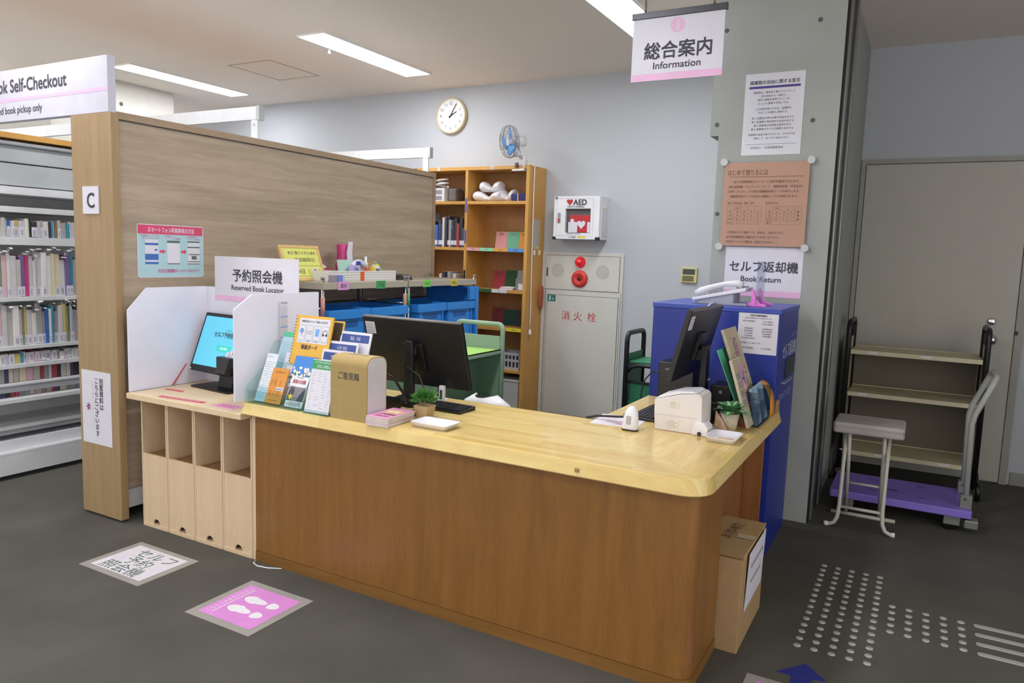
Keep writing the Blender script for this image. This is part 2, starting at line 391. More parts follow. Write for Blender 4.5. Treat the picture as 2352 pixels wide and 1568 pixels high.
bx('board', wood('board_birch'  , '#d6bd98', '#e2cdab'), dk, -3.054, -2.738, 2.385, 2.90, .69, .719)
tag(MB().tube([(-2.99, 2.62, .40), (-2.97, 2.57, .398), (-2.95, 2.53, .396)], .012, 8).build('clamp_tool', BLACK()), 'small black tool lying inside the third box shelf', 'tool')
# privacy booth of white foam board
foam = mat('white_foam_board', '#dedeec', .6, var=.02)
pb = thing('privacy_booth', 'white foam-board privacy booth around the touch screen on birch desk', 'privacy booth', (-3.17, 2.65, .719))
def wing_poly(y0): return [(y0, .719), (2.9, .719), (2.9, 1.268), (y0+.125, 1.268), (y0, 1.17)]
MB().prism([(2.41, .719), (2.895, .719), (2.895, 1.262), (2.52, 1.262), (2.41, 1.147)], -3.600, -3.592, 'x').build('left_panel', foam, pb)
MB().prism([(2.372, .776), (2.645, .776), (2.645, 1.272), (2.475, 1.272), (2.372, 1.205)], -2.766, -2.758, 'x').build('right_panel', foam, pb)
MB().loft([[(-2.766, 2.645, .776), (-2.758, 2.645, .776), (-2.758, 2.645, 1.274), (-2.766, 2.645, 1.274)], [(-2.748, 2.90, .776), (-2.740, 2.90, .776), (-2.740, 2.90, 1.274), (-2.748, 2.90, 1.274)]]).build('right_panel', foam, pb)
MB().box(-3.592, -2.748, 2.895, 2.903, .719, 1.262).build('back_panel', foam, pb)
cal = sheet('calendar_sheet', 'printed monthly opening calendar taped on the white booth side', 'calendar', (-2.7545, 2.695, 1.0), rot_right(), .105, .235, PAPER())
cal.rotation_euler.rotate_axis('Y', rad(4))
decal(cal, 'heading', INK(), [('t', '2025年度 真砂中央図書館休館日', 0, .222, .009, .09)])
items = []
for r_ in range(24): items.append(('r', -.048, .205-.0085*r_, .048, .2056-.0085*r_))
for c_ in range(9): items.append(('r', -.048+.012*c_, .006, -.0475+.012*c_, .2055))
decal(cal, 'table_grid', mat('grey_print', '#9a9aac', .6), items)
decal(cal, 'week_band', mat('pale_blue_print', '#9db3e6', .6), [('r', -.048, .205-.0085*k, .048, .2125-.0085*k) for k in (6, 12, 18)], dz=.0006)
sg = sheet('locator_sign', 'white sign board reading Reserved Book Locator standing behind the booth', 'sign', (-3.196, 2.893, 1.19), rot_front(), .64, .246, PAPER(), t=.006)
decal(sg, 'lettering', INK(), [('t', '予約照会機', .015, .116, .075, .38, .012), ('t', 'Reserved Book Locator', .015, .063, .040, .40, .01)])
decal(sg, 'pink_band', PINKBAND(), [('r', -.32, 0, .32, .028)])
# touch screen
ts = thing('touch_screen', 'black touch-screen computer with sky blue display inside the white booth', 'computer', (-3.30, 2.78, .719), rad(-6))
ta = rad(20)
def tsb(name, m, x0, x1, h0, h1, d0, d1, parent=ts, bev=.003):
    mb = MB().box(x0, x1, d0, d1, h0, h1)
    mb.bm.transform(Matrix.Translation((0, -.06, .085)) @ Matrix.Rotation(-ta, 4, 'X'))
    return mb.build(name, m, parent, local=True, bev=bev)
tsb('bezel', BLACK(), -.255, .255, 0, .335, 0, .03)
ds_ = tsb('display', mat('lit_cyan_screen', '#58b4d0', .35, var=.01, emit=.28), -.24, .24, .035, .315, -.001, .001, bev=0)
fr_ = bpy.data.objects.new('screen_print', None)
base = Matrix.Translation((0, -.06, .085)) @ Matrix.Rotation(-ta, 4, 'X') @ Matrix.Translation((0, -.0016, 0)) @ rot_front().to_4x4()
def tsd(name, m, items):
    o = decal(ts, name, m, items); o.matrix_basis = base; return o
bpy.data.objects.remove(fr_)
tsd('screen_lettering', INK(), [('t', 'セルフ予約照会機', .0, .205, .034, .235, .012), ('t', 'よやくしょうかい', .035, .24, .014, .10)])
tsd('start_button', mat('lit_teal', '#2fa39a', .3, emit=.5), [('p', rrect(-.065, .065, .125, .16, .012))])
tsd('button_lettering', mat('lit_white_print', '#eefcff', .4, emit=.6), [('t', 'はじめる', 0, .137, .016, .06)]).location.y -= .0004
tsd('maker_mark', mat('grey_mark', '#8b8b92', .4), [('o', 0, .017, .007, .0085), ('t', 'hp', 0, .0145, .009)])
tsd('corner_sticker', PAPER(), [('r', -.252, .004, -.237, .013)])
MB().prism(rrect(-.19, .16, -.10, .08, .02), 0, .008).build('base_plate', BLACK(), ts, local=True)
MB().hexa([(-.06, -.01, .008), (.06, -.01, .008), (.06, .03, .008), (-.06, .03, .008)], [(-.06, .02, .16), (.06, .02, .16), (.06, .05, .16), (-.06, .05, .16)]).build('stand_neck', BLACK(), ts, local=True)
mbp = MB().loft([[(.045, -.002, .0), (.135, -.002, .0), (.125, -.04, .0), (.055, -.04, .0)], [(.02, -.002, .105), (.16, -.002, .105), (.15, -.055, .09), (.03, -.055, .09)]])
mbp.bm.transform(Matrix.Translation((0, -.06, .085)) @ Matrix.Rotation(-ta, 4, 'X')); hol = mbp.build('slip_holder', BLACK(), ts, local=True, bev=.006)
for k in range(3):
    mbp = MB().hexa([(.05+.02*k, -.02, .06), (.075+.02*k, -.02, .06), (.075+.02*k, -.018, .06), (.05+.02*k, -.018, .06)], [(.065+.03*k, -.02, .13+.012*k), (.10+.025*k, -.02, .12+.012*k), (.10+.025*k, -.018, .12+.012*k), (.065+.03*k, -.018, .13+.012*k)])
    mbp.bm.transform(Matrix.Translation((0, -.06, .085)) @ Matrix.Rotation(-ta, 4, 'X')); mbp.build('paper_slip', PAPER(), hol, local=True)
tag(MB().cyl((-3.575, 2.655, .725), (-3.545, 2.72, .84), .004).build('red_pencil', mat('red_pencil', '#b8434f', .4)), 'red pencil leaning on the booth wall left of the touch screen', 'pencil')
redt = mat('red_label', '#cf3f5c', .5)
s_ = sheet('red_label_strip', 'long red label strip near the front edge of the birch desk', 'label', (-3.225, 2.43, .7202), rot_up(4), .31, .032, redt, .0008)
decal(s_, 'lettering', PAPER(), [('r', -.13+.026*k, .012, -.112+.026*k, .019) for k in range(10)])
s_ = sheet('red_label_strip', 'short red label strip lying by the touch screen foot', 'label', (-3.46, 2.565, .7202), rot_up(3), .13, .024, redt, .0008)
s_ = sheet('pink_card', 'small pink card on desk corner beside the booth right side', 'card', (-2.92, 2.43, .7202), rot_up(2), .15, .075, mat('pink_card', '#e59fc4', .5), .0015)
decal(s_, 'lettering', mat('rose_print', '#b7477f', .5), [('r', -.05+.024*k, .045, -.034+.024*k, .055) for k in range(5)]+[('r', -.05+.022*k, .018, -.036+.022*k, .026) for k in range(5)])

# ---------------------------------------------------------------- partition with end panel C and self-checkout sign
PW = wood('grey_oak_panel', '#958572', '#b2a28d', (9, .7, 11), 1.6, .5, .3)
CW = wood('warm_oak_end', '#937a57', '#a58b67', (9, 9, .5), 2.2, .45, .4)
pt = thing('shelf_partition', 'tall grey-oak bookcase back panel with warm oak end panel C', 'partition', (-3.83, 3.8, 0))
bx('end_panel', CW, pt, -3.995, -3.655, 2.387, 2.432, .012, 2.146, bev=.003)
bx('back_panel', PW, pt, -3.70, -3.68, 2.445, 5.24, .17, 2.11, bev=.002)
bx('top_rail', wood('rail_oak', '#96806a', '#a8937a', (5, .6, 5), 3), pt, -3.72, -3.668, 2.432, 5.27, 2.118, 2.156, bev=.002)
bx('end_post', wood('rail_oak'), pt, -3.72, -3.668, 5.24, 5.27, .05, 2.118, bev=.002)
bx('base_rail', STEEL(), pt, -3.97, -3.69, 2.45, 5.2, .06, .165)
MB().box(-3.96, -3.93, 2.44, 2.47, 0, .06).box(-3.74, -3.71, 2.44, 2.47, 0, .06).box(-3.96, -3.93, 5.1, 5.15, 0, .06).box(-3.74, -3.71, 5.1, 5.15, 0, .06).build('levelling_foot', BLACK(), pt)
for z in (.17, .5, .83, 1.16, 1.49, 1.82, 2.1): bx('shelf', STEEL(), pt, -3.98, -3.702, 2.44, 5.2, z, z+.02, bev=0)
s_ = sheet('letter_sign', 'small white square sign with letter C on the oak end panel', 'sign', (-3.832, 2.3862, 1.637), rot_front(), .135, .141, PAPER(), .006)
s_.location.y = 2.380
decal(s_, 'lettering', INK(), [('t', 'C', .003, .032, .108, .062, .012)])
s_ = sheet('guide_notice', 'white notice with vertical lettering low on the oak end panel', 'notice', (-3.843, 2.3855, .405), rot_front(), .255, .40, PAPER(), .001)
v = []
for i, ch in enumerate('別置資料は'): v.append(('t', ch, .045, .335-.035*i, .036, None, .01))
for i, ch in enumerate('こちらにございます'): v.append(('t', ch, .004, .335-.036*i, .036, None, .01))
for i, ch in enumerate('ご利用の際はカウンターへどうぞ'): v.append(('t', ch, -.03, .34-.017*i, .009))
decal(s_, 'lettering', INK(), v)
decal(s_, 'flower_mark', PINKBAND(), [('c', -.07+.012*math.cos(k*1.2566), .20+.014*math.sin(k*1.2566), .011, .012) for k in range(5)])
bs = thing('checkout_sign', 'long white sign reading Book Self-Checkout on top of end panel', 'sign', (-4.25, 2.41, 2.147))
bx('sign_box', mat('sign_white', '#c6c6d6', .4), bs, -5.05, -3.672, 2.388, 2.43, 2.147, 2.424, bev=.001)
o_ = decal(bs, 'lettering', INK(), [('t', 'Reserved Book Self-Checkout', -.335, .155, .098, 1.13, .014), ('t', 'Reserved book pickup only', -.285, .04, .056, .57, .008)])
o_.matrix_basis = Matrix.Translation((0, -.022, 0)) @ rot_front().to_4x4()
o_ = decal(bs, 'pink_stripe', PINKBAND(), [('r', -.8, .105, .577, .122)]); o_.matrix_basis = Matrix.Translation((0, -.022, 0)) @ rot_front().to_4x4()
# smartphone poster
s_ = sheet('smartphone_poster', 'sky blue poster with red heading on the grey-oak panel', 'poster', (-3.6788, 2.74, 1.31), rot_right(), .415, .287, mat('poster_blue', '#a9cbd3', .4, var=.02), .001)
decal(s_, 'border', PAPER(), [('r', -.2075, 0, .2075, .004), ('r', -.2075, .283, .2075, .287), ('r', -.2075, 0, -.2035, .287), ('r', .2035, 0, .2075, .287)], .0006)
decal(s_, 'heading_band', mat('poster_red', '#d14c70', .4), [('r', -.2035, .235, .2035, .283), ('p', [(-.075, .135), (-.055, .135), (-.055, .128), (-.037, .142), (-.055, .156), (-.055, .149), (-.075, .149)]), ('p', [(.06, .135), (.08, .135), (.08, .128), (.096, .142), (.08, .156), (.08, .149), (.06, .149)])], .0006)
decal(s_, 'heading', PAPER(), [('t', 'スマートフォン利用券表示方法', 0, .247, .03, .29, .012)], .001)
scr = [('r', x-.04, .07, x+.04, .205) for x in (-.123, .012, .142)]
decal(s_, 'phone_screens', PAPER(), scr, .0007)
decal(s_, 'screen_blocks', mat('poster_dark_blue', '#3f6cb4', .4), [('r', -.163, .175, -.083, .187), ('r', -.163, .095, -.083, .128), ('r', -.163, .072, -.083, .085), ('r', -.105, .145, -.09, .155)], .001)
decal(s_, 'screen_bars', mat('poster_green_grey', '#5b6b6b', .4), [('r', -.028, .19, .052, .203), ('r', .102, .195, .182, .203), ('r', .102, .165, .182, .172), ('r', .11, .125, .18, .131), ('r', .128, .10, .162, .12), ('r', .102, .085, .182, .09), ('r', .102, .072, .182, .077), ('r', -.028, .072, .052, .078)], .001)
decal(s_, 'lettering', mat('poster_pink_print', '#c8508e', .5), [('t', '文京区立図書館ホームページはコチラ！', .045, .028, .022, .265, .01), ('t', '①図書館のホームページを', -.135, .222, .011, .11), ('t', '開いてログインします', -.125, .209, .011, .10), ('t', '②利用者メニュー', -.005, .222, .011, .08), ('t', 'スマートフォン利用券', .01, .209, .011, .09), ('t', '③利用券番号の', .13, .222, .011, .07), ('t', 'バーコードを表示', .142, .209, .011, .08)], .001)

# ---------------------------------------------------------------- white beams above the shelves
def tie_beam(y, x0, label):
    t = thing('shelf_tie_beam', label, 'shelf beam', (-5.4, y, 2.33), 0, 'white beams tying the shelf tops')
    bx('beam', STEEL(), t, x0, -3.935, y-.02, y+.02, 2.325, 2.41); bx('end_cap', mat('beam_cap', '#aeb2b4', .5), t, -3.935, -3.905, y-.024, y+.024, 2.32, 2.413)
    bx('drop_bracket', STEEL(), t, -3.985, -3.925, y-.019, y-.005, 2.10, 2.325); MB().cyl((-3.955, y-.021, 2.29), (-3.955, y-.019, 2.29), .008).build('bolt', CHROME(), t)
    return t
tie_beam(3.6, -8.3, 'white steel shelf beam above the smartphone poster end of partition')
tie_beam(5.53, -8.3, 'white steel shelf beam below the wall clock')

# ---------------------------------------------------------------- white steel bookcase on the far left with reserved books
wb = thing('steel_bookcase', 'white steel bookcase full of reserved books beyond end panel C', 'bookcase', (-5.15, 3.3, 0))
BX0, BX1, BY0, BY1 = -5.30, -4.95, 1.5, 5.3
bx('back_panel', mat('bookcase_grey', '#d8dadb', .5), wb, BX0-.02, BX0, BY0, BY1, .1, 2.1, bev=0)
bx('top_board', OAKL(), wb, BX0-.02, BX1+.01, BY0, BY1, 2.10, 2.135)
bx('light_rail', mat('rail_grey_steel', '#aeb3b8', .25, .6), wb, BX1-.04, BX1, BY0, BY1, 2.06, 2.085, bev=.006)
bx('header_panel', mat('header_grey', '#aab0b4', .5), wb, BX1-.03, BX1-.02, BY0, BY1, 1.96, 2.06)
bx('header_panel', mat('header_grey', '#aab0b4', .5), wb, BX1-.035, BX1-.025, BY0, BY1, 1.82, 1.952)
for z0, z1 in ((1.765, 1.812), (1.655, 1.69), (1.455, 1.505), (1.105, 1.132), (.80, .825), (.685, .712)): bx('shelf', STEEL(), wb, BX0, BX1, BY0, BY1, z0, z1)
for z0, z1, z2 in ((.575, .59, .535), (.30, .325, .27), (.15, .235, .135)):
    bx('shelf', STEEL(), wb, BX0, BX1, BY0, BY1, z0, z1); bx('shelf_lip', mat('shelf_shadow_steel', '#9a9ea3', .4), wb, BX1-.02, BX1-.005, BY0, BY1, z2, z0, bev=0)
bx('shelf', STEEL(), wb, BX0, BX1+.05, BY0, BY1, .475, .50); bx('base_panel', STEEL(), wb, BX1+.05, BX1+.065, BY0, BY1, .03, .15)
bx('shelf', STEEL(), wb, BX0, BX1+.065, BY0, BY1, .15, .17)
ORD = ['first', 'second', 'third', 'fourth', 'fifth', 'sixth', 'seventh', 'eighth', 'ninth', 'tenth', 'eleventh', 'twelfth', 'thirteenth', 'fourteenth', 'fifteenth', 'sixteenth', 'seventeenth', 'eighteenth', 'nineteenth', 'twentieth', 'twenty-first', 'twenty-second', 'twenty-third', 'twenty-fourth', 'twenty-fifth', 'twenty-sixth', 'twenty-seventh', 'twenty-eighth', 'twenty-ninth', 'thirtieth']
PAL = [('white', '#dcdad6'), ('white', '#e0e0e0'), ('white', '#d2d0ce'), ('white', '#d8d6d0'), ('white', '#c8c6cc'), ('cream', '#d8d0b4'), ('cream', '#cfc7b8'), ('pale grey', '#c2c2c8'), ('grey', '#a5a3a3'), ('grey', '#b9b5b0'), ('grey', '#9a98a0'), ('pale pink', '#d0b0b8'),
       ('dark', '#3f3c44'), ('navy', '#4a5072'), ('blue', '#3a68b4'), ('teal', '#3f93ab'), ('pink', '#c6487e'), ('red', '#a8484e'), ('purple', '#77689a'), ('yellow', '#c9b470'), ('green', '#7d9676'), ('pale blue', '#9fb4cf'), ('brown', '#8c7458')]
bookm = {n+h: mat('book_cover_'+n.replace(' ', '_')+h[1:], h, .4) for n, h in PAL}
pagem = mat('book_pages', '#cfcabb', .8)
def slip_mesh(flip):
    mb = MB(); pts = [(0, 0), (.004, .03), (.012, .055), (.028, .07), (.046, .072), (.058, .06)]
    rings = [[(p[0], -.012*flip, p[1]), (p[0], .012*flip, p[1]), (p[0]+.002, .012*flip, p[1]+.002), (p[0]+.002, -.012*flip, p[1]+.002)] for p in pts]
    mb.loft(rings, True, True); return mb
_slip = slip_mesh(1).build('slip', PAPER(), None, local=True); slipme = _slip.data; bpy.data.objects.remove(_slip)
_lab = MB().box(0, .0008, -.52, .52, 0, .06).build('call_label', PAPER(), None, local=True); labme = _lab.data; bpy.data.objects.remove(_lab)
_lt = MB()
for k in range(4): _lt.box(.0009, .0014, -.25, .25, .009+.009*k, .013+.009*k)
_lt = _lt.build('label_print', mat('pale_ink', '#77777f', .6), None, local=True); ltme = _lt.data; bpy.data.objects.remove(_lt)
def book(x, y, z, w, h, dpt, cname, label, group, slip=True, lab=True, lean=0.0, face='x'):
    mb = MB().box(-dpt, 0, -w/2, w/2, 0, h)
    o = mb.build('book', bookm[cname], None, local=True, bev=.002); o.location = (x, y, z)
    if face == 'y': o.rotation_euler = (lean, 0, rad(-90))
    else: o.rotation_euler = (lean, 0, 0)
    tag(o, label, 'book', group)
    pg = MB().box(-dpt+.004, -.004, -w/2+.003, w/2-.003, h-.004, h+.0008).build('pages', pagem, o, local=True)
    if lab:
        l = bpy.data.objects.new('call_label', labme); COL.objects.link(l); l.parent = o; l.location = (.0003, 0, .004 if lab is True else lab); l.scale = (1, w*.94, 1 if face == 'x' else .7)
        if face == 'x':
            l2 = bpy.data.objects.new('label_print', ltme); COL.objects.link(l2); l2.parent = l
    if slip:
        l = bpy.data.objects.new('paper_slip', slipme); COL.objects.link(l); l.parent = o; l.location = (-.015-random.random()*.03, 0, h-.015)
        l.rotation_euler = (random.uniform(-.12, .12), 0, random.uniform(-.1, .1)); l.scale = (1, w*.9/.024, slip)
    return o
rows = [(1.505, .095, .115, 'top book shelf', .65, .25), (1.132, .225, .285, 'second book shelf', .8, .8), (.825, .20, .255, 'third book shelf', .6, .6), (.712, .045, .07, 'narrow fourth shelf', .3, .8)]
for zi, h0, h1, rn, ps, pl in rows:
    y = 3.02; i = 0
    while y > 2.33 and i < 30:
        w = random.choice((.013, .016, .018, .02, .024, .028, .034)); c = random.choice(PAL if random.random() < .75 else PAL[:10])
        y -= w+.0012
        book(BX1-.012-random.random()*.02, y+w/2, zi+.0005, w, random.uniform(h0, h1), .16, c[0]+c[1], f'{c[0]} book, {ORD[i]} from end panel C along the {rn} of white bookcase', 'reserved books on the white steel bookcase', random.uniform(.45, .85)*(random.random() < ps and h0 > .1), random.random() < pl)
        i += 1
for zi, h0, h1, rn in ((.591, .08, .11, 'dim shelf under the books'), (.50, .03, .042, 'lowest visible shelf')):
    y = 3.02; i = 0
    while y > 2.33 and i < 22:
        w = random.choice((.02, .026, .032, .04)); c = random.choice(PAL[5:14]+PAL[16:18])
        y -= w+.003
        book(BX1-.04, y+w/2, zi, w, random.uniform(h0, h1), .2, c[0]+c[1], f'{c[0]} book, {ORD[i]} from end panel C along the {rn}', 'books on the low shelves of the white bookcase', .7*(random.random() < .5 and h0 > .05), False)
        i += 1

# ---------------------------------------------------------------- back wall: clock, AED, hydrant cabinet, thermostat
fy = Matrix.Rotation(rad(90), 3, 'X')
ck = thing('wall_clock', 'round white wall clock with beige rim showing just past two', 'clock', (-4.15, YB, 2.812))
MB().lathe([(.001, 0), (.172, 0), (.172, .035), (.166, .045), (.158, .045), (.155, .030), (.001, .030)], (-4.15, YB-.001, 2.812), 48, True, fy).build('clock_case', mat('beige_plastic', '#cbbf9e', .45), ck)
face = MB().lathe([(.001, .0), (.156, .0), (.156, .002), (.001, .002)], (-4.15, YB-.031, 2.812), 40, False, fy).build('dial', mat('dial_white', '#eceef2', .5), ck)
it = []
for h in range(1, 13):
    a = rad(90-30*h); it.append(('t', str(h), .117*math.cos(a), .117*math.sin(a)-.0145, .040))
for k in range(60):
    a = rad(6*k); r_ = .003 if k % 5 == 0 else .0016; it.append(('c', .142*math.cos(a), .142*math.sin(a), r_))
o_ = decal(ck, 'numerals', INK(), it); o_.matrix_basis = Matrix.Translation((0, -.0335, 0)) @ rot_front().to_4x4()
def hand(ang, ln, wd, dy):
    a = rad(90-ang); u = Vector((math.cos(a), math.sin(a))); n = Vector((-u.y, u.x))
    ps = [u*-.025+n*wd, u*-.025-n*wd, u*ln-n*wd*.5, u*ln+n*wd*.5]
    mb = MB().prism([(p.x, p.y) for p in ps], 0, .002); mb.bm.transform(Matrix.Translation((0, dy, 0)) @ rot_front().to_4x4())
    return mb.build('clock_hand', BLACK(), ck, local=True)
hand(62, .075, .006, -.036); hand(30, .125, .0045, -.039)
ae = thing('aed_cabinet', 'white wall cabinet marked AED with red case behind its window', 'defibrillator cabinet', (-2.71, 6.12, 1.65))
aw = mat('aed_white', '#e2e4ea', .4)
bx('cabinet_body', aw, ae, -2.93, -2.49, 6.065, 6.22, 1.65, 2.025, bev=.004)
MB().box(-2.925, -2.815, 6.03, 6.066, 1.652, 2.022).box(-2.575, -2.492, 6.03, 6.066, 1.652, 2.022).box(-2.815, -2.575, 6.03, 6.066, 1.915, 2.022).box(-2.815, -2.575, 6.03, 6.066, 1.652, 1.706).build('door', aw, ae)
bx('window_recess', mat('recess_grey', '#55565a', .5), ae, -2.815, -2.575, 6.06, 6.0655, 1.706, 1.915, bev=0)
bx('red_case', mat('aed_red', '#b8282f', .45), ae, -2.78, -2.585, 6.045, 6.06, 1.712, 1.86, bev=.006)
MB().box(-2.785, -2.70, 6.035, 6.044, 1.71, 1.80).box(-2.765, -2.735, 6.035, 6.044, 1.80, 1.825).box(-2.605, -2.58, 6.035, 6.044, 1.71, 1.80).build('paper_packet', PAPER(), ae)
hp = [(math.sin(t_)**3*.03, .026*math.cos(t_)-.010*math.cos(2*t_)-.004*math.cos(3*t_)-.002*math.cos(4*t_)) for t_ in [2*math.pi*k/30 for k in range(30)]]
AF = Matrix.Translation((0, -.091, 0)) @ rot_front().to_4x4()
def aed(name, m, items, dz=.0008):
    o = decal(ae, name, m, items, dz); o.matrix_basis = AF; return o
o_ = decal(ae, 'heart_mark', PAPER(), [('p', [(p[0]*1.3+.045, p[1]*1.3+.13) for p in hp])]); o_.matrix_basis = Matrix.Translation((0, -.076, 0)) @ rot_front().to_4x4()
aed('heart_badge', mat('aed_red'), [('p', [(p[0]*1.0-.065, p[1]*1.0+.322) for p in hp])])
aed('lettering', INK(), [('t', 'AED', .032, .297, .066, .125, .022), ('t', '自動体外式除細動器', -.005, .274, .021, .16), ('t', '施設名所有 使用禁止', -.015, .043, .014, .14), ('t', 'フクダ電子', -.03, .012, .016, .075, .01), ('t', '♿', -.195, .35, .02)])
aed('panel_line', mat('grey_line', '#8d9098', .5), [('r', -.19, .352, .16, .3535), ('r', -.19, .03, .16, .0315), ('r', -.19, .03, -.1885, .352), ('r', .1585, .03, .16, .352)])
aed('yellow_label', mat('label_yellow', '#d9d24a', .5), [('r', .02, .012, .10, .027)])
MB().box(-2.885, -2.86, 6.02, 6.03, 1.79, 1.88).build('handle', mat('handle_grey', '#94969c', .4), ae, bev=.006)
MB().box(-2.882, -2.863, 6.018, 6.021, 1.80, 1.825).build('handle_mark', mat('aed_red'), ae)
MB().box(-2.933, -2.90, 6.025, 6.055, 1.645, 1.672).box(-2.525, -2.487, 6.025, 6.055, 1.645, 1.672).build('corner_guard', BLACK(), ae, bev=.005)
s_ = sheet('document_pocket', None, None, (-2.4885, 6.145, 1.675), rot_right(), .11, .25, mat('cream_frame', '#d6cfae', .5), .004, parent=ae)
decal(s_, 'pocket_paper', PAPER(), [('r', -.043, .015, .043, .235)])
hy = thing('hydrant_cabinet', 'beige-grey fire hydrant cabinet with red characters built into back wall', 'hydrant cabinet', (-2.71, 6.2, 0))
hb = mat('hydrant_paint', '#cecec8', .45, var=.02); hl = mat('seam_dark', '#5f5f5b', .6)
bx('cabinet_frame', hb, hy, -3.105, -2.315, 6.20, 6.225, 0, 1.535, bev=.003)
bx('seam', hl, hy, -3.075, -2.345, 6.1985, 6.2005, 1.195, 1.510, bev=0)
bx('upper_panel', hb, hy, -3.071, -2.349, 6.194, 6.1995, 1.199, 1.506, bev=.001)
bx('seam', hl, hy, -3.045, -2.345, 6.1985, 6.2005, .04, 1.150, bev=0)
bx('lower_door', hb, hy, -3.041, -2.349, 6.194, 6.1995, .044, 1.146, bev=.001)
bx('post_groove', hl, hy, -3.066, -3.062, 6.198, 6.2005, 0, 1.19, bev=0); bx('post_groove', hl, hy, -2.331, -2.328, 6.198, 6.2005, 0, 1.19, bev=0)
for x in (-2.945, -2.505):
    hs = MB()
    hs.lathe([(.001, 0), (.062, 0), (.062, .0006), (.001, .0006)], (x, 6.194, 1.37), 28, False, fy)
    sp_o = hs.build('speaker_plate', hb, hy); holes = []
    for r_, n in ((.01, 6), (.02, 12), (.03, 18), (.04, 24), (.05, 30), (.058, 36)):
        holes += [('c', x+2.71+r_*math.cos(2*math.pi*k/n), r_*math.sin(2*math.pi*k/n), .0026) for k in range(n)]
    o_ = decal(hy, 'speaker_hole', hl, holes); o_.matrix_basis = Matrix.Translation((0, -.0068, 1.37)) @ rot_front().to_4x4()
MB().lathe([(.001, 0), (.05, 0), (.05, .012), (.044, .014), (.042, .03), (.03, .055), (.001, .062)], (-2.722, 6.194, 1.452), 28, True, fy).build('alarm_lamp', mat('lamp_red', '#c01828', .15, emit=.25, coat=.5), hy)
MB().lathe([(.001, 0), (.078, 0), (.078, .01), (.07, .022), (.04, .028), (.03, .018), (.001, .018)], (-2.722, 6.194, 1.302), 32, True, fy).build('alarm_bell', mat('bell_red', '#cf3b36', .35), hy)
MB().lathe([(.001, 0), (.018, 0), (.014, .012), (.001, .014)], (-2.722, 6.176, 1.302), 18, True, fy).build('bell_button', mat('button_dark', '#4a2a20', .4), hy)
bx('latch', mat('latch_grey', '#55565a', .4, .5), hy, -3.055, -3.042, 6.188, 6.195, 1.315, 1.395)
o_ = decal(hy, 'green_plate', mat('sign_green', '#1f7d6c', .4), [('r', -.325, 1.085, -.245, 1.145)]); o_.matrix_basis = Matrix.Translation((0, -.0068, 0)) @ rot_front().to_4x4()
o_ = decal(hy, 'plate_lettering', PAPER(), [('r', -.31, 1.095, -.293, 1.125), ('c', -.302, 1.132, .007), ('t', '6', -.27, 1.098, .04)], .0016); o_.matrix_basis = Matrix.Translation((0, -.0068, 0)) @ rot_front().to_4x4()
o_ = decal(hy, 'red_lettering', mat('hydrant_red', '#c23b34', .5), [('t', '消', -.137, .93, .09), ('t', '火', -.015, .93, .09), ('t', '栓', .12, .93, .09)]); o_.matrix_basis = Matrix.Translation((0, -.0068, 0)) @ rot_front().to_4x4()
th = thing('thermostat', 'small beige wall thermostat with dark display next to concrete pillar', 'thermostat', (-1.733, 6.21, 1.314))
bx('housing', mat('thermo_beige', '#cdc58e', .5), th, -1.80, -1.666, 6.195, 6.22, 1.314, 1.44, bev=.004)
bx('display', mat('thermo_dark', '#3b4440', .3), th, -1.786, -1.682, 6.1935, 6.196, 1.382, 1.428); bx('button_flap', mat('thermo_olive', '#6d6a48', .4), th, -1.786, -1.69, 6.1935, 6.196, 1.325, 1.372)

# ---------------------------------------------------------------- pillar signs
s_ = sheet('freedom_poster', 'white library declaration poster on the concrete pillar, above brown board', 'poster', (-.84, 4.5285, 2.116), rot_front(), .325, .456, mat('poster_paper', '#d0d2dc', .35, var=.02), .0012)
L_ = ['図書館は、基本的人権のひとつとして', '知る自由をもつ国民に、', '資料と施設を提供することを、', 'もっとも重要な任務とする。', '', 'この任務を果たすため、図書館は', '次のことを確認し実践する。', '', '第１ 図書館は資料収集の自由を有する', '第２ 図書館は資料提供の自由を有する', '第３ 図書館は利用者の秘密を守る', '第４ 図書館はすべての検閲に反対する', '', '図書館の自由が侵されるとき、われわれは', '団結して、あくまで自由を守る。']
it = [('t', '図書館の自由に関する宣言', 0, .397, .024, .27, .008)]; yy = .345
for l in L_:
    if l: it.append(('t', l, 0, yy, .0135)); yy -= .0205
    else: yy -= .010
it.append(('t', '社団法人　日本図書館協会', -.02, .036, .015, .18))
decal(s_, 'lettering', INK(), it); decal(s_, 'purple_bar', mat('purple_print', '#4c3c88', .5), [('r', -.14, .372, .14, .385), ('r', -.14, .06, .14, .0615)])
bb = thing('borrowing_guide_board', 'terracotta brown notice board on four round standoffs on concrete pillar', 'notice board', (-.85, 4.51, 1.595))
mb = MB().prism([(p[0], p[1]) for p in rrect(-1.085, -.615, 1.595, 2.073, .012)], 4.505, 4.512, 'y').build('board', mat('terracotta_board', '#ae8874', .5, var=.02), bb)
for x, z in ((-1.09, 2.078), (-.61, 2.078), (-1.09, 1.59), (-.61, 1.59)): MB().cyl((x, 4.497, z), (x, 4.53, z), .021, 24).build('standoff', mat('frosted_knob', '#b9bcbf', .3), bb)
bl = [('t', 'はじめて借りるには', -.10, .408, .036, .225), ('r', -.205, .395, .205, .397)]
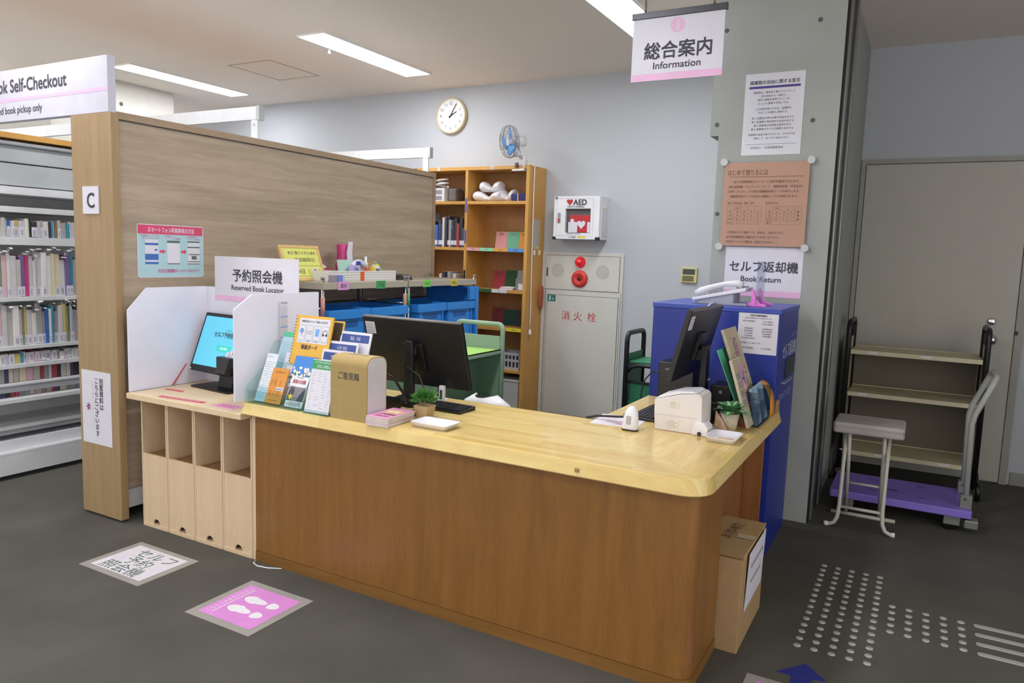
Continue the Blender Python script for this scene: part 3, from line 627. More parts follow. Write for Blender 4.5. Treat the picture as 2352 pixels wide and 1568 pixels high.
bl += [('t', s, x, y, .016, w) for s, x, y, w in (('地下の図書相談カウンターに住所を確認できるもの', .0, .362, .36), ('(身分証明書・マイナンバーカード・運転免許証・学生証)を', 0, .334, .41), ('お持ちください。その場で図書館利用カードを発行します。', -.01, .307, .40), ('図書館利用カードは区内12施設どこでも利用できます。', -.005, .279, .375), ('ご利用はすべて無料です。延長は、1回のみです。', -.04, .072, .32), ('必ず貸出期間内に電話などでお申し出下さい。', -.052, .045, .30), ('(予約がついてる資料は、延長できません。)', -.058, .018, .29), ('区民（文京区在住、在勤、在学）', -.13, .24, .15), ('区民以外の方', .045, .24, .07))]
for ox, vals in ((-.205, (('本', '30', '20', '○', '○'), ('CD', '10', '10', '○', '○'), ('DVD', '※2', '※2', '×', '○'), ('電子資料', '3', '3', '−', '○'))), (.015, (('本', '15', '10', '×', '●'), ('CD', '5', '5', '×', '●'), ('DVD', '※1', '※1', '×', '●'), ('電子', '', '', '', '')))):
    for r_ in range(6): bl.append(('r', ox, .125+.0205*r_, ox+.195, .1256+.0205*r_))
    for q in (0, .04, .08, .12, .157, .195): bl.append(('r', ox+q, .125, ox+q+.0006, .2275))
    for i, row in enumerate(vals):
        for j, t_ in enumerate(row):
            if t_: bl.append(('t', t_, ox+(.02, .06, .10, .138, .176)[j], .1915-.0205*i, .013 if len(t_) < 4 else .008))
FB = Matrix.Translation((0, -.0058, 0)) @ rot_front().to_4x4()
o_ = decal(bb, 'lettering', mat('brown_ink', '#5a3f3a', .6), bl); o_.matrix_basis = FB
o_ = decal(bb, 'table_heading', mat('red_ink', '#b23a3e', .6), [('t', '貸出', -.145, .212, .013), ('t', '貸出', .075, .212, .013)]); o_.matrix_basis = FB
s_ = sheet('book_return_sign', 'white Book Return sign with pink band on pillar above blue return box', 'sign', (-.834, 4.5285, 1.303), rot_front(), .436, .285, PAPER(), .003)
decal(s_, 'lettering', INK(), [('t', 'セルフ返却機', .002, .148, .068, .385, .014), ('t', 'Book Return', -.008, .086, .044, .225, .014)]); decal(s_, 'pink_band', PINKBAND(), [('r', -.218, 0, .218, .034)])
hs_ = thing('information_sign', 'hanging white Information sign with pink band below the ceiling', 'hanging sign', (-1.226, 3.9, 2.43))
bx('sign_panel', mat('info_white', '#d0d0de', .4, var=.01), hs_, -1.467, -.985, 3.897, 3.903, 2.432, 2.749, bev=.001)
bx('top_rail', mat('rail_grey', '#4c4c52', .35, .5), hs_, -1.475, -.975, 3.89, 3.91, 2.749, 2.782)
for x in (-1.405, -1.045): MB().cyl((x, 3.9, 2.78), (x, 3.9, ZC), .006).build('hanger_rod', CHROME(), hs_)
FI = Matrix.Translation((0, -.0032, 0)) @ rot_front().to_4x4()
for nm, m, items, z_ in (('lettering', INK(), [('t', '総合案内', .005, .118, .092, .355, .014), ('t', 'Information', .005, .060, .05, .25, .01)], .0008), ('pink_band', PINKBAND(), [('r', -.241, .002, .241, .038)], .0008), ('information_badge', PINKBAND(), [('c', .0, .272, .038)], .0006), ('badge_letter', mat('info_white'), [('c', .003, .294, .007), ('p', [(-.009, .283), (.008, .283), (.008, .254), (.013, .254), (.013, .247), (-.009, .247), (-.009, .254), (-.003, .254), (-.003, .276), (-.009, .276)])], .0012)):
    o_ = decal(hs_, nm, m, items, z_); o_.matrix_basis = FI

# ---------------------------------------------------------------- blue return machine
rb = thing('return_machine', 'large blue self-service book return machine in front of concrete pillar', 'book return machine', (-.93, 4.13, 0))
blue = mat('royal_blue_steel', '#172d8c', .4, var=.03)
bx('cabinet', blue, rb, -1.250, -.604, 3.83, 4.43, 0, 1.25, bev=.004)
bx('top_lid', mat('lid_blue', '#3348a6', .4), rb, -1.254, -.600, 3.826, 4.434, 1.25, 1.275, bev=.003)
RB = Matrix.Translation((.3262, 0, 0)) @ rot_right().to_4x4()
o_ = decal(rb, 'lettering', mat('machine_white_print', '#b9bfd8', .5), [('t', 'セルフ返却機', .05, 1.02, .085, .42, .012), ('t', 'へんきゃくき', .17, 1.115, .024, .16), ('t', 'さわってください', .02, .80, .045, .40)]); o_.matrix_basis = RB
bx('return_slot', mat('slot_dark', '#0c1230', .4), rb, -.6045, -.600, 4.08, 4.40, .90, 1.0, bev=0); bx('slot_sill', mat('slot_sill', '#8c93b5', .4), rb, -.606, -.585, 4.0, 4.24, .885, .893, bev=0)
s_ = sheet('library_notice', 'white printed notice on the front of the blue return machine', 'notice', (-.708, 3.8285, 1.047), rot_front(), .192, .203, PAPER(), .001)
it = [('t', '文京区立図書館連絡先', 0, .188, .011, .085, .01), ('t', '文京区立図書館は以下の施設があります', 0, .176, .007, .13)]
for i, (a_, b_) in enumerate((('真砂中央図書館', '小石川図書館'), ('', '本駒込図書館'), ('', ''), ('本郷図書館', '水道端図書館'), ('根津図書室', '目白台図書館'), ('千石図書館', '湯島図書館'), ('大塚図書館', '天神図書館'), ('本と情報の図書室', ''), ('', ''), ('開館時間は施設により異なります', ''), ('', ''), ('真砂中央図書館', '小石川図書館'))):
    if a_: it.append(('t', a_, -.045, .160-.0122*i, .0085))
    if b_: it.append(('t', b_, .045, .160-.0122*i, .0085))
decal(s_, 'lettering', INK(), it)
# telephone
ph = thing('desk_telephone', 'white office desk telephone on top of the blue return machine', 'telephone', (-.93, 4.0, 1.275))
pw_ = mat('phone_white', '#d4d5df', .4)
MB().prism([(-1.07, 1.290), (-.80, 1.350), (-.795, 1.372), (-1.075, 1.306)], 3.92, 4.10, 'y').build('body', pw_, ph, bev=.004)
MB().prism([(-1.05, 1.2755), (-.79, 1.2755), (-.79, 1.288), (-.86, 1.288), (-.86, 1.336), (-1.03, 1.298)], 3.93, 4.09, 'y').build('foot', mat('phone_grey', '#9a9cab', .5), ph, bev=.002)
MB().tube([(-1.055, 3.945, 1.325), (-1.03, 3.945, 1.345), (-.97, 3.945, 1.368), (-.90, 3.945, 1.386), (-.845, 3.945, 1.390), (-.82, 3.945, 1.380)], .016, 10, rs=[.02, .018, .013, .013, .018, .021]).build('handset', pw_, ph)
bx('display', mat('phone_display', '#6d7480', .3), ph, -.86, -.815, 3.985, 4.08, 1.362, 1.376)
kb = MB()
for i in range(4):
    for j in range(3): kb.box(-1.03+.03*i, -1.012+.03*i, 3.985+.03*j, 4.005+.03*j, 1.312+.0072*i, 1.3225+.0072*i)
kb.build('keypad', mat('phone_key', '#8b8da0', .4), ph)
MB().tube([(-1.075+.006*k, 3.95+.006*math.cos(k*2.1), 1.283+.006*math.sin(k*2.1)) for k in range(12)], .004, 6).build('coiled_cord', pw_, ph)
MB().tube([(-.95, 3.93, 1.285), (-.955, 3.86, 1.285), (-.96, 3.818, 1.27), (-.962, 3.81, 1.20), (-.95, 3.81, 1.05)], .004, 6).build('line_cord', pw_, ph)
ag = thing('acrylic_guard', 'clear upright acrylic guard on pink feet beside the white telephone', 'acrylic guard', (-.755, 4.06, 1.275))
MB().hexa([(-.750, 3.935, 1.282), (-.746, 3.935, 1.282), (-.758, 4.2, 1.282), (-.762, 4.2, 1.282)], [(-.750, 3.935, 1.507), (-.746, 3.935, 1.507), (-.758, 4.2, 1.507), (-.762, 4.2, 1.507)]).build('clear_pane', glass('clear_acrylic', '#e6eaf2', .3), ag)
pinkp = mat('pink_acrylic', '#ef7fd6', .3, coat=.3)
for y in (3.97, 4.15):
    MB().prism([(-.80, 1.2755), (-.70, 1.2755), (-.705, 1.286), (-.735, 1.293), (-.752, 1.312), (-.768, 1.365), (-.778, 1.36), (-.775, 1.30), (-.80, 1.285)], y-.012, y+.012, 'y').build('foot', pinkp, ag, bev=.002)

# ---------------------------------------------------------------- bookcase against back wall
bc = thing('wooden_bookcase', 'tall honey-coloured wooden bookcase against the back wall beside hydrant cabinet', 'bookcase', (-3.6, 6.05, 0))
bkd = wood('bookcase_back_wood', '#a07345', '#ae8150', (5, 5, .4), 5)
X0, XD0, XD1, X1, F, Bk = -4.35, -3.772, -3.742, -3.107, 5.885, 6.215
bx('side_panel', OAKL(), bc, X1-.032, X1, F, Bk, 0, 2.285); bx('side_panel', OAKL(), bc, X0, X0+.03, F, Bk, 0, 2.285); bx('divider', OAKL(), bc, XD0, XD1, F+.002, Bk, .06, 2.25)
bx('back_panel', bkd, bc, X0, X1-.032, Bk-.012, Bk, .03, 2.27, bev=0); bx('top_board', OAKL(), bc, X0, X1-.032, F, Bk-.012, 2.25, 2.282)
for z in (1.945, 1.522, 1.150, .805, .425, .06):
    bx('shelf', OAKL(), bc, XD1, X1-.032, F+.004, Bk-.012, z, z+.028, bev=.001)
for z in (1.945, 1.522, 1.10, .70, .3): bx('shelf', OAKL(), bc, X0+.03, XD0, F+.004, Bk-.012, z, z+.028, bev=.001)
for x, ch in ((-3.49, 'G'), (-4.07, 'F')):
    o_ = decal(bc, 'letter_tag', PAPER(), [('r', x+3.6-.016, 2.252, x+3.6+.016, 2.28)]); o_.matrix_basis = Matrix.Translation((0, -.1665, 0)) @ rot_front().to_4x4()
    o_ = decal(bc, 'tag_letter', INK(), [('t', ch, x+3.6, 2.258, .024, None, .02)], .0014); o_.matrix_basis = Matrix.Translation((0, -.1665, 0)) @ rot_front().to_4x4()
for z0, z1 in ((1.87, 2.0), (1.59, 1.71), (1.22, 1.34)): bx('divider_tag', mat('violet_tag', '#5b58a0', .5) if z0 > 1.5 else BLACK(), bc, XD0+.006, XD1-.006, F-.0008, F+.003, z0, z1, bev=0)
bx('side_notice', mat('faded_notice', '#b5b0a4', .5), bc, X1, X1+.001, 5.99, 6.12, 1.555, 1.82, bev=0)
bx('notice_tab', mat('label_yellow'), bc, X1+.001, X1+.0016, 6.05, 6.11, 1.56, 1.575, bev=0)
for i, y in enumerate((6.02, 6.12)): bx('side_hook', WHITE(), bc, X1, X1+.012, y-.008, y+.008, 1.50, 1.545)
# contents
def bag(cx, cy_, z, sx, sy_, sz, name, label, m, band=True):
    t = thing(name, label, 'plastic bags', (cx, cy_, z), 0, 'bundles of plastic bags')
    rs_ = random.Random(sx*100); mb = MB(); n = 9; rings = []
    for i in range(n):
        u = -1+2*i/(n-1); k = 1-.62*math.exp(-(u*3.2)**2); ring = []
        for q in range(14):
            a = 2*math.pi*q/14; j = .9+.2*rs_.random()
            ring.append((cx+u*sx/2, cy_+math.cos(a)*sy_/2*k*j, z+sz*(.5*k+.5*k*math.sin(a)*j if math.sin(a) > 0 else .5*k*(1+math.sin(a)))))
        rings.append(ring)
    mb.loft(rings, True, True).build('bag_bundle', m, t, sub=1)
    if band: MB().tube([(cx, cy_+sy_*.24*math.cos(a), z+.5*sz*.4*(1+math.sin(a))+.004) for a in [2*math.pi*k/16 for k in range(16)]], .004, 6, True).build('rubber_band', mat('rubber_tan', '#c99f72', .6), t)
clearbag = mat('clear_plastic_bags', '#dcdde4', .25, var=.1, scale=40)
bag(-3.585, 6.02, 1.974, .30, .2, .10, 'bag_bundle', 'lower wide bundle of clear plastic bags on bookcase top shelf', clearbag)
bag(-3.56, 6.02, 2.062, .22, .16, .10, 'bag_bundle', 'smaller clear plastic bag bundle lying on top of the wide bundle', clearbag)
bag(-3.40, 6.05, 1.974, .16, .18, .12, 'bag_bundle', 'clear plastic bag bundle between wide bundle and navy cloth', clearbag, False)
nc = thing('navy_cloth', 'folded navy blue cloth with band on the bookcase top shelf', 'cloth', (-3.24, 6.0, 1.974))
bx('cloth', mat('navy_cloth', '#2b2f66', .85, bump=.4), nc, -3.315, -3.145, 5.93, 6.08, 1.974, 2.04, bev=.012); bx('band', mat('rubber_tan'), nc, -3.245, -3.235, 5.925, 5.93, 1.976, 2.04, bev=0)
cb_ = thing('cable_crate', 'white crate with coiled white cables on top shelf, left bay', 'crate', (-4.08, 6.02, 1.974))
MB().box(-4.17, -4.03, 5.93, 6.1, 1.974, 2.10).build('crate', mat('crate_white', '#cfd0d4', .5), cb_, bev=.003)
for z in (1.99, 2.045): bx('crate_slot', mat('slot_grey', '#8a8c94', .5), cb_, -4.13, -4.06, 5.928, 5.931, z, z+.035, bev=0)
MB().tube([(-4.10+.06*math.cos(k*.7), 6.0+.05*math.sin(k*.7), 2.115+.004*k) for k in range(20)], .009, 8).build('coiled_cable', WHITE(), cb_)
bx('grey_bag', mat('grey_cloth', '#6c6a6a', .8), None, -4.02, -3.93, 5.97, 6.12, 1.974, 2.10, bev=.02); tag(bpy.context.scene.objects['grey_bag'], 'dark grey pouch right of the white cable crate', 'pouch')
y0 = 5.915
x = -4.30; i = 0
pal2 = [('white', 1), ('grey', 0), ('red', 0), ('pale blue', 1), ('dark', 1), ('dark', 1), ('teal', 0), ('blue', 1), ('navy', 1), ('dark', 1), ('white', 1), ('dark', 0), ('dark', 1), ('grey', 1), ('dark', 1), ('dark', 1), ('red', 0), ('dark', 1), ('navy', 1)]
pd = {n: n+h for n, h in PAL}
for n, l in pal2:
    w = random.choice((.02, .024, .028, .03)); h = random.uniform(.17, .3) if i not in (3,) else .32
    if x+w > XD0-.004: break
    o = book(x+w/2, F+.02+random.random()*.02, 1.5502, w, h, .18, pd[n], f'{n} library book, {ORD[i]} from left on the wooden bookcase second shelf', 'books in the left bay of the wooden bookcase', False, .02 if l else False, 0, 'y')
    x += w+.001; i += 1
x = -4.06; i = 0
for n, l in (('white', 1), ('dark', 1), ('white', 1), ('grey', 0), ('brown', 0), ('white', 1)):
    w = random.choice((.024, .03, .034)); 
    book(x+w/2, F+.03, 1.1282, w, random.uniform(.12, .19), .16, pd[n], f'{n} book, {ORD[i]} from left on bookcase third shelf behind rack', 'books in the left bay of the wooden bookcase', False, .02 if l else False, 0, 'y'); x += w+.002; i += 1
def card(x0, x1, z, h, col, txt, where, tcol=None):
    s_ = sheet('file_divider', f'{where}', 'file divider', ((x0+x1)/2, 6.14, z), rot_front(8), x1-x0, h, mat('card_'+col[1:], col, .5), .003, 'coloured district dividers in the wooden bookcase')
    if txt: decal(s_, 'lettering', INK(), [('t', txt, 0, h-.032, .026)])
for a_ in ((-3.585+.0, -3.46, 1.5502, .16, '#d49a9f', '真砂', 'pink divider card on the bookcase middle shelf'), (-3.458, -3.335, 1.5502, .16, '#6fbe9f', '小石川', 'mint green divider card on the bookcase middle shelf'), (-3.333, -3.205, 1.5502, .16, '#d99a4c', '本駒込', 'orange divider card on the bookcase middle shelf'), (-3.203, -3.145, 1.5502, .155, '#4c86c8', '', 'blue divider card on the bookcase middle shelf'),
           (-3.60, -3.47, 1.1782, .17, '#b3404c', '目白台', 'red divider card on the shelf below the mint card'), (-3.468, -3.345, 1.1782, .175, '#2c5a38', '千石', 'dark green divider card on the shelf below the mint card'), (-3.343, -3.20, 1.1782, .175, '#b2b2b8', '湯島', 'grey divider card on shelf below the orange card'),
           (-3.60, -3.47, .8332, .16, '#7c3140', '根津', 'maroon divider card on the shelf behind green book truck'), (-3.468, -3.345, .8332, .15, '#205048', '大塚', 'dark teal divider card on the shelf behind green book truck'), (-3.343, -3.19, .8332, .15, '#3c3f40', '天神', 'charcoal divider card above the yellow shelf tag'), (-3.188, -3.145, .8332, .16, '#b3a22e', '', 'mustard divider card by the bookcase side panel')):
    card(*a_)
def edge_tag(x0, x1, z, col, txt, lab):
    s_ = sheet('shelf_tag', lab, 'shelf tag', ((x0+x1)/2, F+.0025, z), rot_front(), x1-x0-.004, .030, mat('tag_'+col[1:], col, .5), .0015, 'coloured tags on bookcase shelf edges')
    if txt: decal(s_, 'lettering', INK(), [('t', txt, 0, .01, .013)])
edge_tag(-3.742, -3.60, 1.522, '#d9a0a2', '真砂', 'pink shelf-edge tag on the bookcase middle shelf'); edge_tag(-3.60, -3.455, 1.522, '#8fd3ab', '小石川', 'mint shelf-edge tag on the bookcase middle shelf')
edge_tag(-3.455, -3.305, 1.522, '#dfa04c', '本駒込', 'orange shelf-edge tag on the bookcase middle shelf'); edge_tag(-3.305, -3.135, 1.522, '#4f8fd8', '水道端', 'blue shelf-edge tag on the bookcase middle shelf')
edge_tag(-3.46, -3.30, 1.150, '#d8d8de', '湯島', 'white shelf-edge tag under the grey divider card'); edge_tag(-3.742, -3.46, 1.150, '#2f5a34', '千石', 'dark green shelf-edge tag under the red divider card'); edge_tag(-3.30, -3.14, .806, '#e0d232', '天神', 'bright yellow shelf-edge tag above the grey basket')
gb = thing('grey_box', 'small grey file box with white label beside grey divider card', 'box', (-3.18, 6.0, 1.178))
bx('box', mat('box_grey', '#7d7a76', .6), gb, -3.235, -3.14, 5.93, 6.08, 1.178, 1.285); bx('label', PAPER(), gb, -3.205, -3.145, 5.928, 5.93, 1.185, 1.24, bev=0)
for k in range(3): tag(bx('paper_pad', mat('pad_%d' % k, ('#dcdce4', '#c7b7cf', '#d5d5da')[k], .6), None, -3.40+.008*k, -3.26+.006*k, 5.92, 6.05, 1.1783+.009*k, 1.1868+.009*k), ('lowest', 'middle', 'topmost')[k]+' pad of the small paper pile beside the grey file box', 'paper pad', 'paper pads on the bookcase')
def basket(x0, x1, y0, y1, z0, z1, label):
    t = thing('plastic_basket', label, 'basket', ((x0+x1)/2, (y0+y1)/2, z0))
    gm = mat('basket_grey', '#a9acb3', .5)
    mb = MB()
    for z in (z0, z0+(z1-z0)*.45, z1-.03): mb.box(x0, x1, y0, y0+.006, z, z+.022).box(x0, x1, y1-.006, y1, z, z+.022).box(x0, x0+.006, y0, y1, z, z+.022).box(x1-.006, x1, y0, y1, z, z+.022)
    n = 7
    for k in range(n): 
        xx = x0+(x1-x0-.014)*k/(n-1); mb.box(xx, xx+.014, y0+.001, y0+.005, z0, z1); mb.box(xx, xx+.014, y1-.005, y1-.001, z0, z1)
    for k in range(5):
        yy = y0+(y1-y0-.014)*k/4; mb.box(x0+.001, x0+.005, yy, yy+.014, z0, z1); mb.box(x1-.005, x1-.001, yy, yy+.014, z0, z1)
    mb.build('slatted_wall', gm, t); bx('floor_plate', gm, t, x0+.006, x1-.006, y0+.006, y1-.006, z0, z0+.004, bev=0)
    bx('contents', mat('basket_dark', '#3a3a40', .8), t, x0+.012, x1-.012, y0+.012, y1-.012, z0+.005, z1-.06, bev=0)
basket(-3.40, -3.16, 5.92, 6.12, .4535, .615, 'light grey slatted plastic basket on the lower bookcase shelf')
gd = thing('drawer_box', 'pale grey storage box on bottom shelf of wooden bookcase', 'storage box', (-3.28, 6.0, .088))
bx('box', mat('drawer_grey', '#b4b4b4', .5), gd, -3.42, -3.16, 5.91, 6.15, .0885, .345); bx('lid', mat('drawer_lid', '#c6c6c6', .5), gd, -3.425, -3.155, 5.905, 6.155, .345, .362)
tag(bx('paper_box', mat('drawer_lid'), None, -3.62, -3.43, 5.92, 6.15, .0885, .32), 'pale box left of the grey storage box on bookcase bottom shelf', 'box')
# clip fan on the bookcase
fn = thing('clip_fan', 'white clip-on fan with blue blades clamped on top of bookcase', 'fan', (-3.2, 5.95, 2.28))
fw = mat('fan_white', '#dfe1e6', .35)
FC = Vector((-3.29, 5.83, 2.478)); nrm = Vector((-.58, -.80, -.12)).normalized()
uu = nrm.cross(Vector((0, 0, 1))).normalized(); vv = uu.cross(nrm)
def fp(r, a, d): return FC+nrm*d+r*(math.cos(a)*uu+math.sin(a)*vv)
Rg = .138
gm = MB()
for r, d in ((Rg, 0), (Rg*.97, .03), (Rg*.75, .05), (Rg*.5, .058), (.035, .062), (Rg*.97, -.03), (Rg*.75, -.05), (.04, -.055)):
    gm.tube([fp(r, 2*math.pi*k/36, d) for k in range(36)], .0016 if r < Rg else .0045, 5, True)
for k in range(30):
    a = 2*math.pi*k/30
    gm.tube([fp(.03, a, .062), fp(Rg*.5, a, .058), fp(Rg*.75, a, .05), fp(Rg*.97, a, .03), fp(Rg, a, 0), fp(Rg*.97, a, -.03), fp(Rg*.75, a, -.05), fp(.04, a, -.055)], .0011, 4)
gm.build('grille', mat('grille_grey', '#8f9296', .35, .4), fn)
for k in range(3):
    mb = MB(); pts = []
    for i in range(7):
        r = .03+.092*i/6; sp_a = .9*math.sin(.45+2.2*i/6)*.82
        pts.append([fp(r, k*2.094-sp_a, -.006), fp(r, k*2.094-sp_a*.3, .004), fp(r, k*2.094+sp_a*.3, .012), fp(r, k*2.094+sp_a, .018)])
    mb.loft(pts, False, True, False); o_ = mb.build('blade', mat('fan_blue', '#2f8fd4', .25, coat=.3), fn)
    sl = o_.modifiers.new('solid', 'SOLIDIFY'); sl.thickness = .002
MB().cyl(FC+nrm*.02, FC-nrm*.03, .032).build('hub', mat('hub_white', '#cfd8e6', .3), fn)
MB().tube([FC-nrm*.05, FC-nrm*.06, FC-nrm*.11, FC-nrm*.15, FC-nrm*.155], .05, 18, rs=[.03, .05, .052, .045, .02]).build('motor_housing', fw, fn)
MB().tube([FC-nrm*.09-Vector((0, 0, .03)), Vector((-3.205, 5.91, 2.40)), Vector((-3.205, 5.905, 2.34))], .022, 12).build('neck', fw, fn)
MB().prism([(-3.27, 2.36), (-3.18, 2.36), (-3.165, 2.31), (-3.165, 2.25), (-3.28, 2.245), (-3.28, 2.232), (-3.16, 2.232), (-3.15, 2.33), (-3.17, 2.375), (-3.25, 2.385)], 5.868, 5.93, 'y').build('clamp', fw, fn, bev=.004)
MB().tube([(-3.235, 5.878, 2.262), (-3.232, 5.876, 2.28), (-3.235, 5.876, 2.30)], .018, 10).build('clamp_spring', mat('spring_dark', '#59565e', .4), fn)
cdp = [(-3.20, 5.93, 2.36), (-3.13, 5.97, 2.30), (-3.092, 5.95, 2.27), (-3.094, 5.95, 2.1), (-3.092, 5.952, 1.7), (-3.09, 5.955, 1.3), (-3.088, 5.96, 1.05), (-3.086, 5.955, .9), (-3.086, 5.957, .83)]
MB().tube(cdp, .005, 6).build('power_cord', WHITE(), fn)
MB().tube([(-3.086, 5.957, .835), (-3.086, 5.957, .80), (-3.086, 5.957, .785)], .012, 10, rs=[.008, .014, .016]).build('plug', WHITE(), fn)
oc = MB(); 
for k in range(5): oc.tube([(-3.085+.004*k, 6.13+.022*math.cos(2*math.pi*i/16)+.003*k, 1.12+.10*math.sin(2*math.pi*i/16)) for i in range(16)], .004, 6, True)
oc.tube([(-3.085, 6.12, 1.21), (-3.085, 6.12, 1.36), (-3.09, 6.12, 1.52)], .002, 5)
tag(oc.build('string_coil', mat('orange_brown_string', '#a4593a', .7)), 'orange-brown string loop hanging on the bookcase side', 'string')

# ---------------------------------------------------------------- chrome racks with blue bins along the partition
grey_board = wood('rack_board', '#a59c8e', '#b0a799', (5, .6, 5), 4)
def rack(y0, y1, label, tags, wrap):
    t = thing('bin_rack', label, 'rack', (-3.43, (y0+y1)/2, 0), 0, 'chrome bin racks along the partition')
    bx('top_board', grey_board, t, -3.655, -3.195, y0, y1, 1.247, 1.29)
    for x in (-3.64, -3.21):
        for y in (y0+.012, y1-.012):
            MB().cyl((x, y, .0), (x, y, 1.31), .0115, 14).build('post', CHROME(), t)
            MB().cyl((x, y, 1.31), (x, y, 1.325), .012, 14).build('post_cap', mat('cap_grey', '#87898d', .5), t)
            if x > -3.5: MB().cyl((x, y, 1.06 if wrap == '#c98f86' else 1.10), (x, y, 1.20), .0135, 14).build('post_wrap', mat('wrap_'+wrap[1:], wrap, .5), t)
    for z in (.78, .3):
        bx('shelf_board', grey_board, t, -3.65, -3.2, y0+.005, y1-.005, z, z+.025)
    MB().cyl((-3.64, y0+.012, 1.13), (-3.64, y1-.012, 1.13), .006).cyl((-3.64, y0+.012, 1.13), (-3.21, y0+.012, 1.13), .006).build('side_bar', CHROME(), t)
    return t
rk1 = rack(3.42, 4.268, 'chrome rack with beige top next to the locator sign', None, '#c98f86')
rk2 = rack(4.284, 5.19, 'chrome rack with beige top at the far end of partition', None, '#3f9a66')
def tagcard(y, col, txt, lab):
    s_ = sheet('district_tag', lab, 'shelf tag', (-3.1925, y, 1.243), rot_right(), .098, .052, mat('dtag_'+col[1:], col, .5), .0015, 'district tags on the rack edge')
    decal(s_, 'lettering', INK(), [('t', txt, 0, .013, .032, .06 if len(txt) < 3 else .075)])
tagcard(3.60, '#d99ad0', '真砂', 'pink district tag on the rack edge'); tagcard(3.97, '#3f9a5c', '千石', 'dark green district tag on the rack edge')
tagcard(4.50, '#7ed05c', '小石川', 'lime green district tag on the rack edge'); tagcard(4.86, '#d9c23a', '本駒込', 'yellow district tag on the rack edge')
bluep = mat('bin_blue', '#2e86dc', .4, var=.04); blued = mat('bin_blue_dark', '#1a5cab', .45)
def storage_bin(y0, y1, label):
    x0, x1, z0, z1 = -3.62, -3.165, .806, 1.12
    t = thing('storage_bin', label, 'storage bin', ((x0+x1)/2, (y0+y1)/2, z0), 0, 'blue storage bins on the rack')
    i = .02
    mb = MB()
    for a, b, c, d_ in ((x0+i, x1-i, y0+i, y0+i+.006), (x0+i, x1-i, y1-i-.006, y1-i), (x0+i, x0+i+.006, y0+i+.006, y1-i-.006), (x1-i-.006, x1-i, y0+i+.006, y1-i-.006)): mb.box(a, b, c, d_, z0, z1-.055)
    mb.box(x0+i, x1-i, y0+i, y1-i, z0, z0+.006).build('bin_wall', bluep, t)
    mb = MB().box(x0, x1, y0, y0+.014, z1-.06, z1).box(x0, x1, y1-.014, y1, z1-.06, z1).box(x0, x0+.014, y0+.014, y1-.014, z1-.06, z1).box(x1-.014, x1, y0+.014, y1-.014, z1-.06, z1).build('rim', bluep, t, bev=.003)
    ym = (y0+y1)/2
    bx('handle_recess', blued, t, x1-.0205, x1-.0185, ym-.09, ym+.09, z1-.115, z1-.075, bev=0)
    bx('front_rib', bluep, t, x1-.02, x1-.008, y0+.03, y0+.045, z0+.02, z1-.06, bev=.002); bx('front_rib', bluep, t, x1-.02, x1-.008, y1-.045, y1-.03, z0+.02, z1-.06, bev=.002)
storage_bin(3.44, 3.835, 'blue plastic bin on the rack, nearest the locator sign'); storage_bin(3.842, 4.245, 'blue plastic bin on the rack under the dark green tag')
storage_bin(4.36, 4.725, 'blue plastic bin on the rack under the lime tag'); storage_bin(4.735, 5.135, 'blue plastic bin on the rack under the yellow tag')
eb = thing('upright_bin', 'blue bin standing on its side at the far end of rack', 'storage bin', (-3.42, 5.15, .806))
MB().box(-3.655, -3.18, 5.141, 5.150, .806, 1.235).box(-3.19, -3.165, 5.05, 5.165, 1.13, 1.235).box(-3.655, -3.19, 5.05, 5.141, 1.225, 1.235).build('bin_wall', bluep, eb); bx('edge_rib', bluep, eb, -3.18, -3.16, 5.138, 5.176, .806, 1.235)
hk = MB().tube([(-3.225+.0, 3.445, 1.142)]+[(-3.215, 3.43+.018*math.cos(rad(a)), 1.118+.02*math.sin(rad(a))) for a in range(80, -100, -20)], .0035, 8)
hk.tube([(-3.212, 3.428+.018*math.sin(rad(a)), 1.075-.02*math.cos(rad(a))+.004) for a in range(180, -120, -20)], .0035, 8)
tag(hk.build('s_hook', CHROME()), 'metal S-hook hanging on the near rack bar', 'hook')
# things on the rack
df = thing('due_date_frame', 'wooden framed yellow due-date board leaning on the partition', 'framed sign', (-3.45, 3.56, 1.29))
dfm = Matrix.Translation((-3.40, 3.50, 1.291)) @ rot_right(20).to_4x4()
df.matrix_basis = dfm
fwd_ = wood('frame_pale_wood', '#cda868', '#d8b87a', (5, 5, 5), 5)
MB().box(-.17, .17, 0, .02, -.014, .004).box(-.17, .17, .215, .235, -.014, .004).box(-.17, -.15, .02, .215, -.014, .004).box(.15, .17, .02, .215, -.014, .004).build('frame', fwd_, df, local=True, bev=.002)
MB().box(-.15, .15, .02, .215, -.010, 0).build('yellow_card', mat('card_yellow', '#d9dc72', .5), df, local=True)
decal(df, 'lettering', INK(), [('t', '本日 借りられた本の', .01, .175, .025, .24), ('t', '返却期限日', .02, .128, .03, .17), ('t', '14日（　　）', .035, .05, .035, .20), ('r', -.15, .10, .15, .1015), ('r', -.15, .032, .15, .0335)], .0012)
decal(df, 'day_magnet', PAPER(), [('r', .065, .04, .115, .085)], .0014); decal(df, 'magnet_lettering', INK(), [('t', '金', .09, .05, .035, None, .015)], .002)
rt = thing('red_tray', 'red box with crumpled tissue behind the white perforated basket', 'box', (-3.56, 3.86, 1.291))
bx('box', mat('tray_red', '#b02a3c', .45), rt, -3.62, -3.50, 3.68, 3.86, 1.291, 1.365, bev=.005); MB().ball((-3.56, 3.79, 1.372), .03, 1, 1.3, .6).build('tissue', PAPER(), rt)
pk = thing('pink_tumbler', 'bright pink tumbler with white paper tag standing on the rack', 'tumbler', (-3.57, 4.02, 1.291))
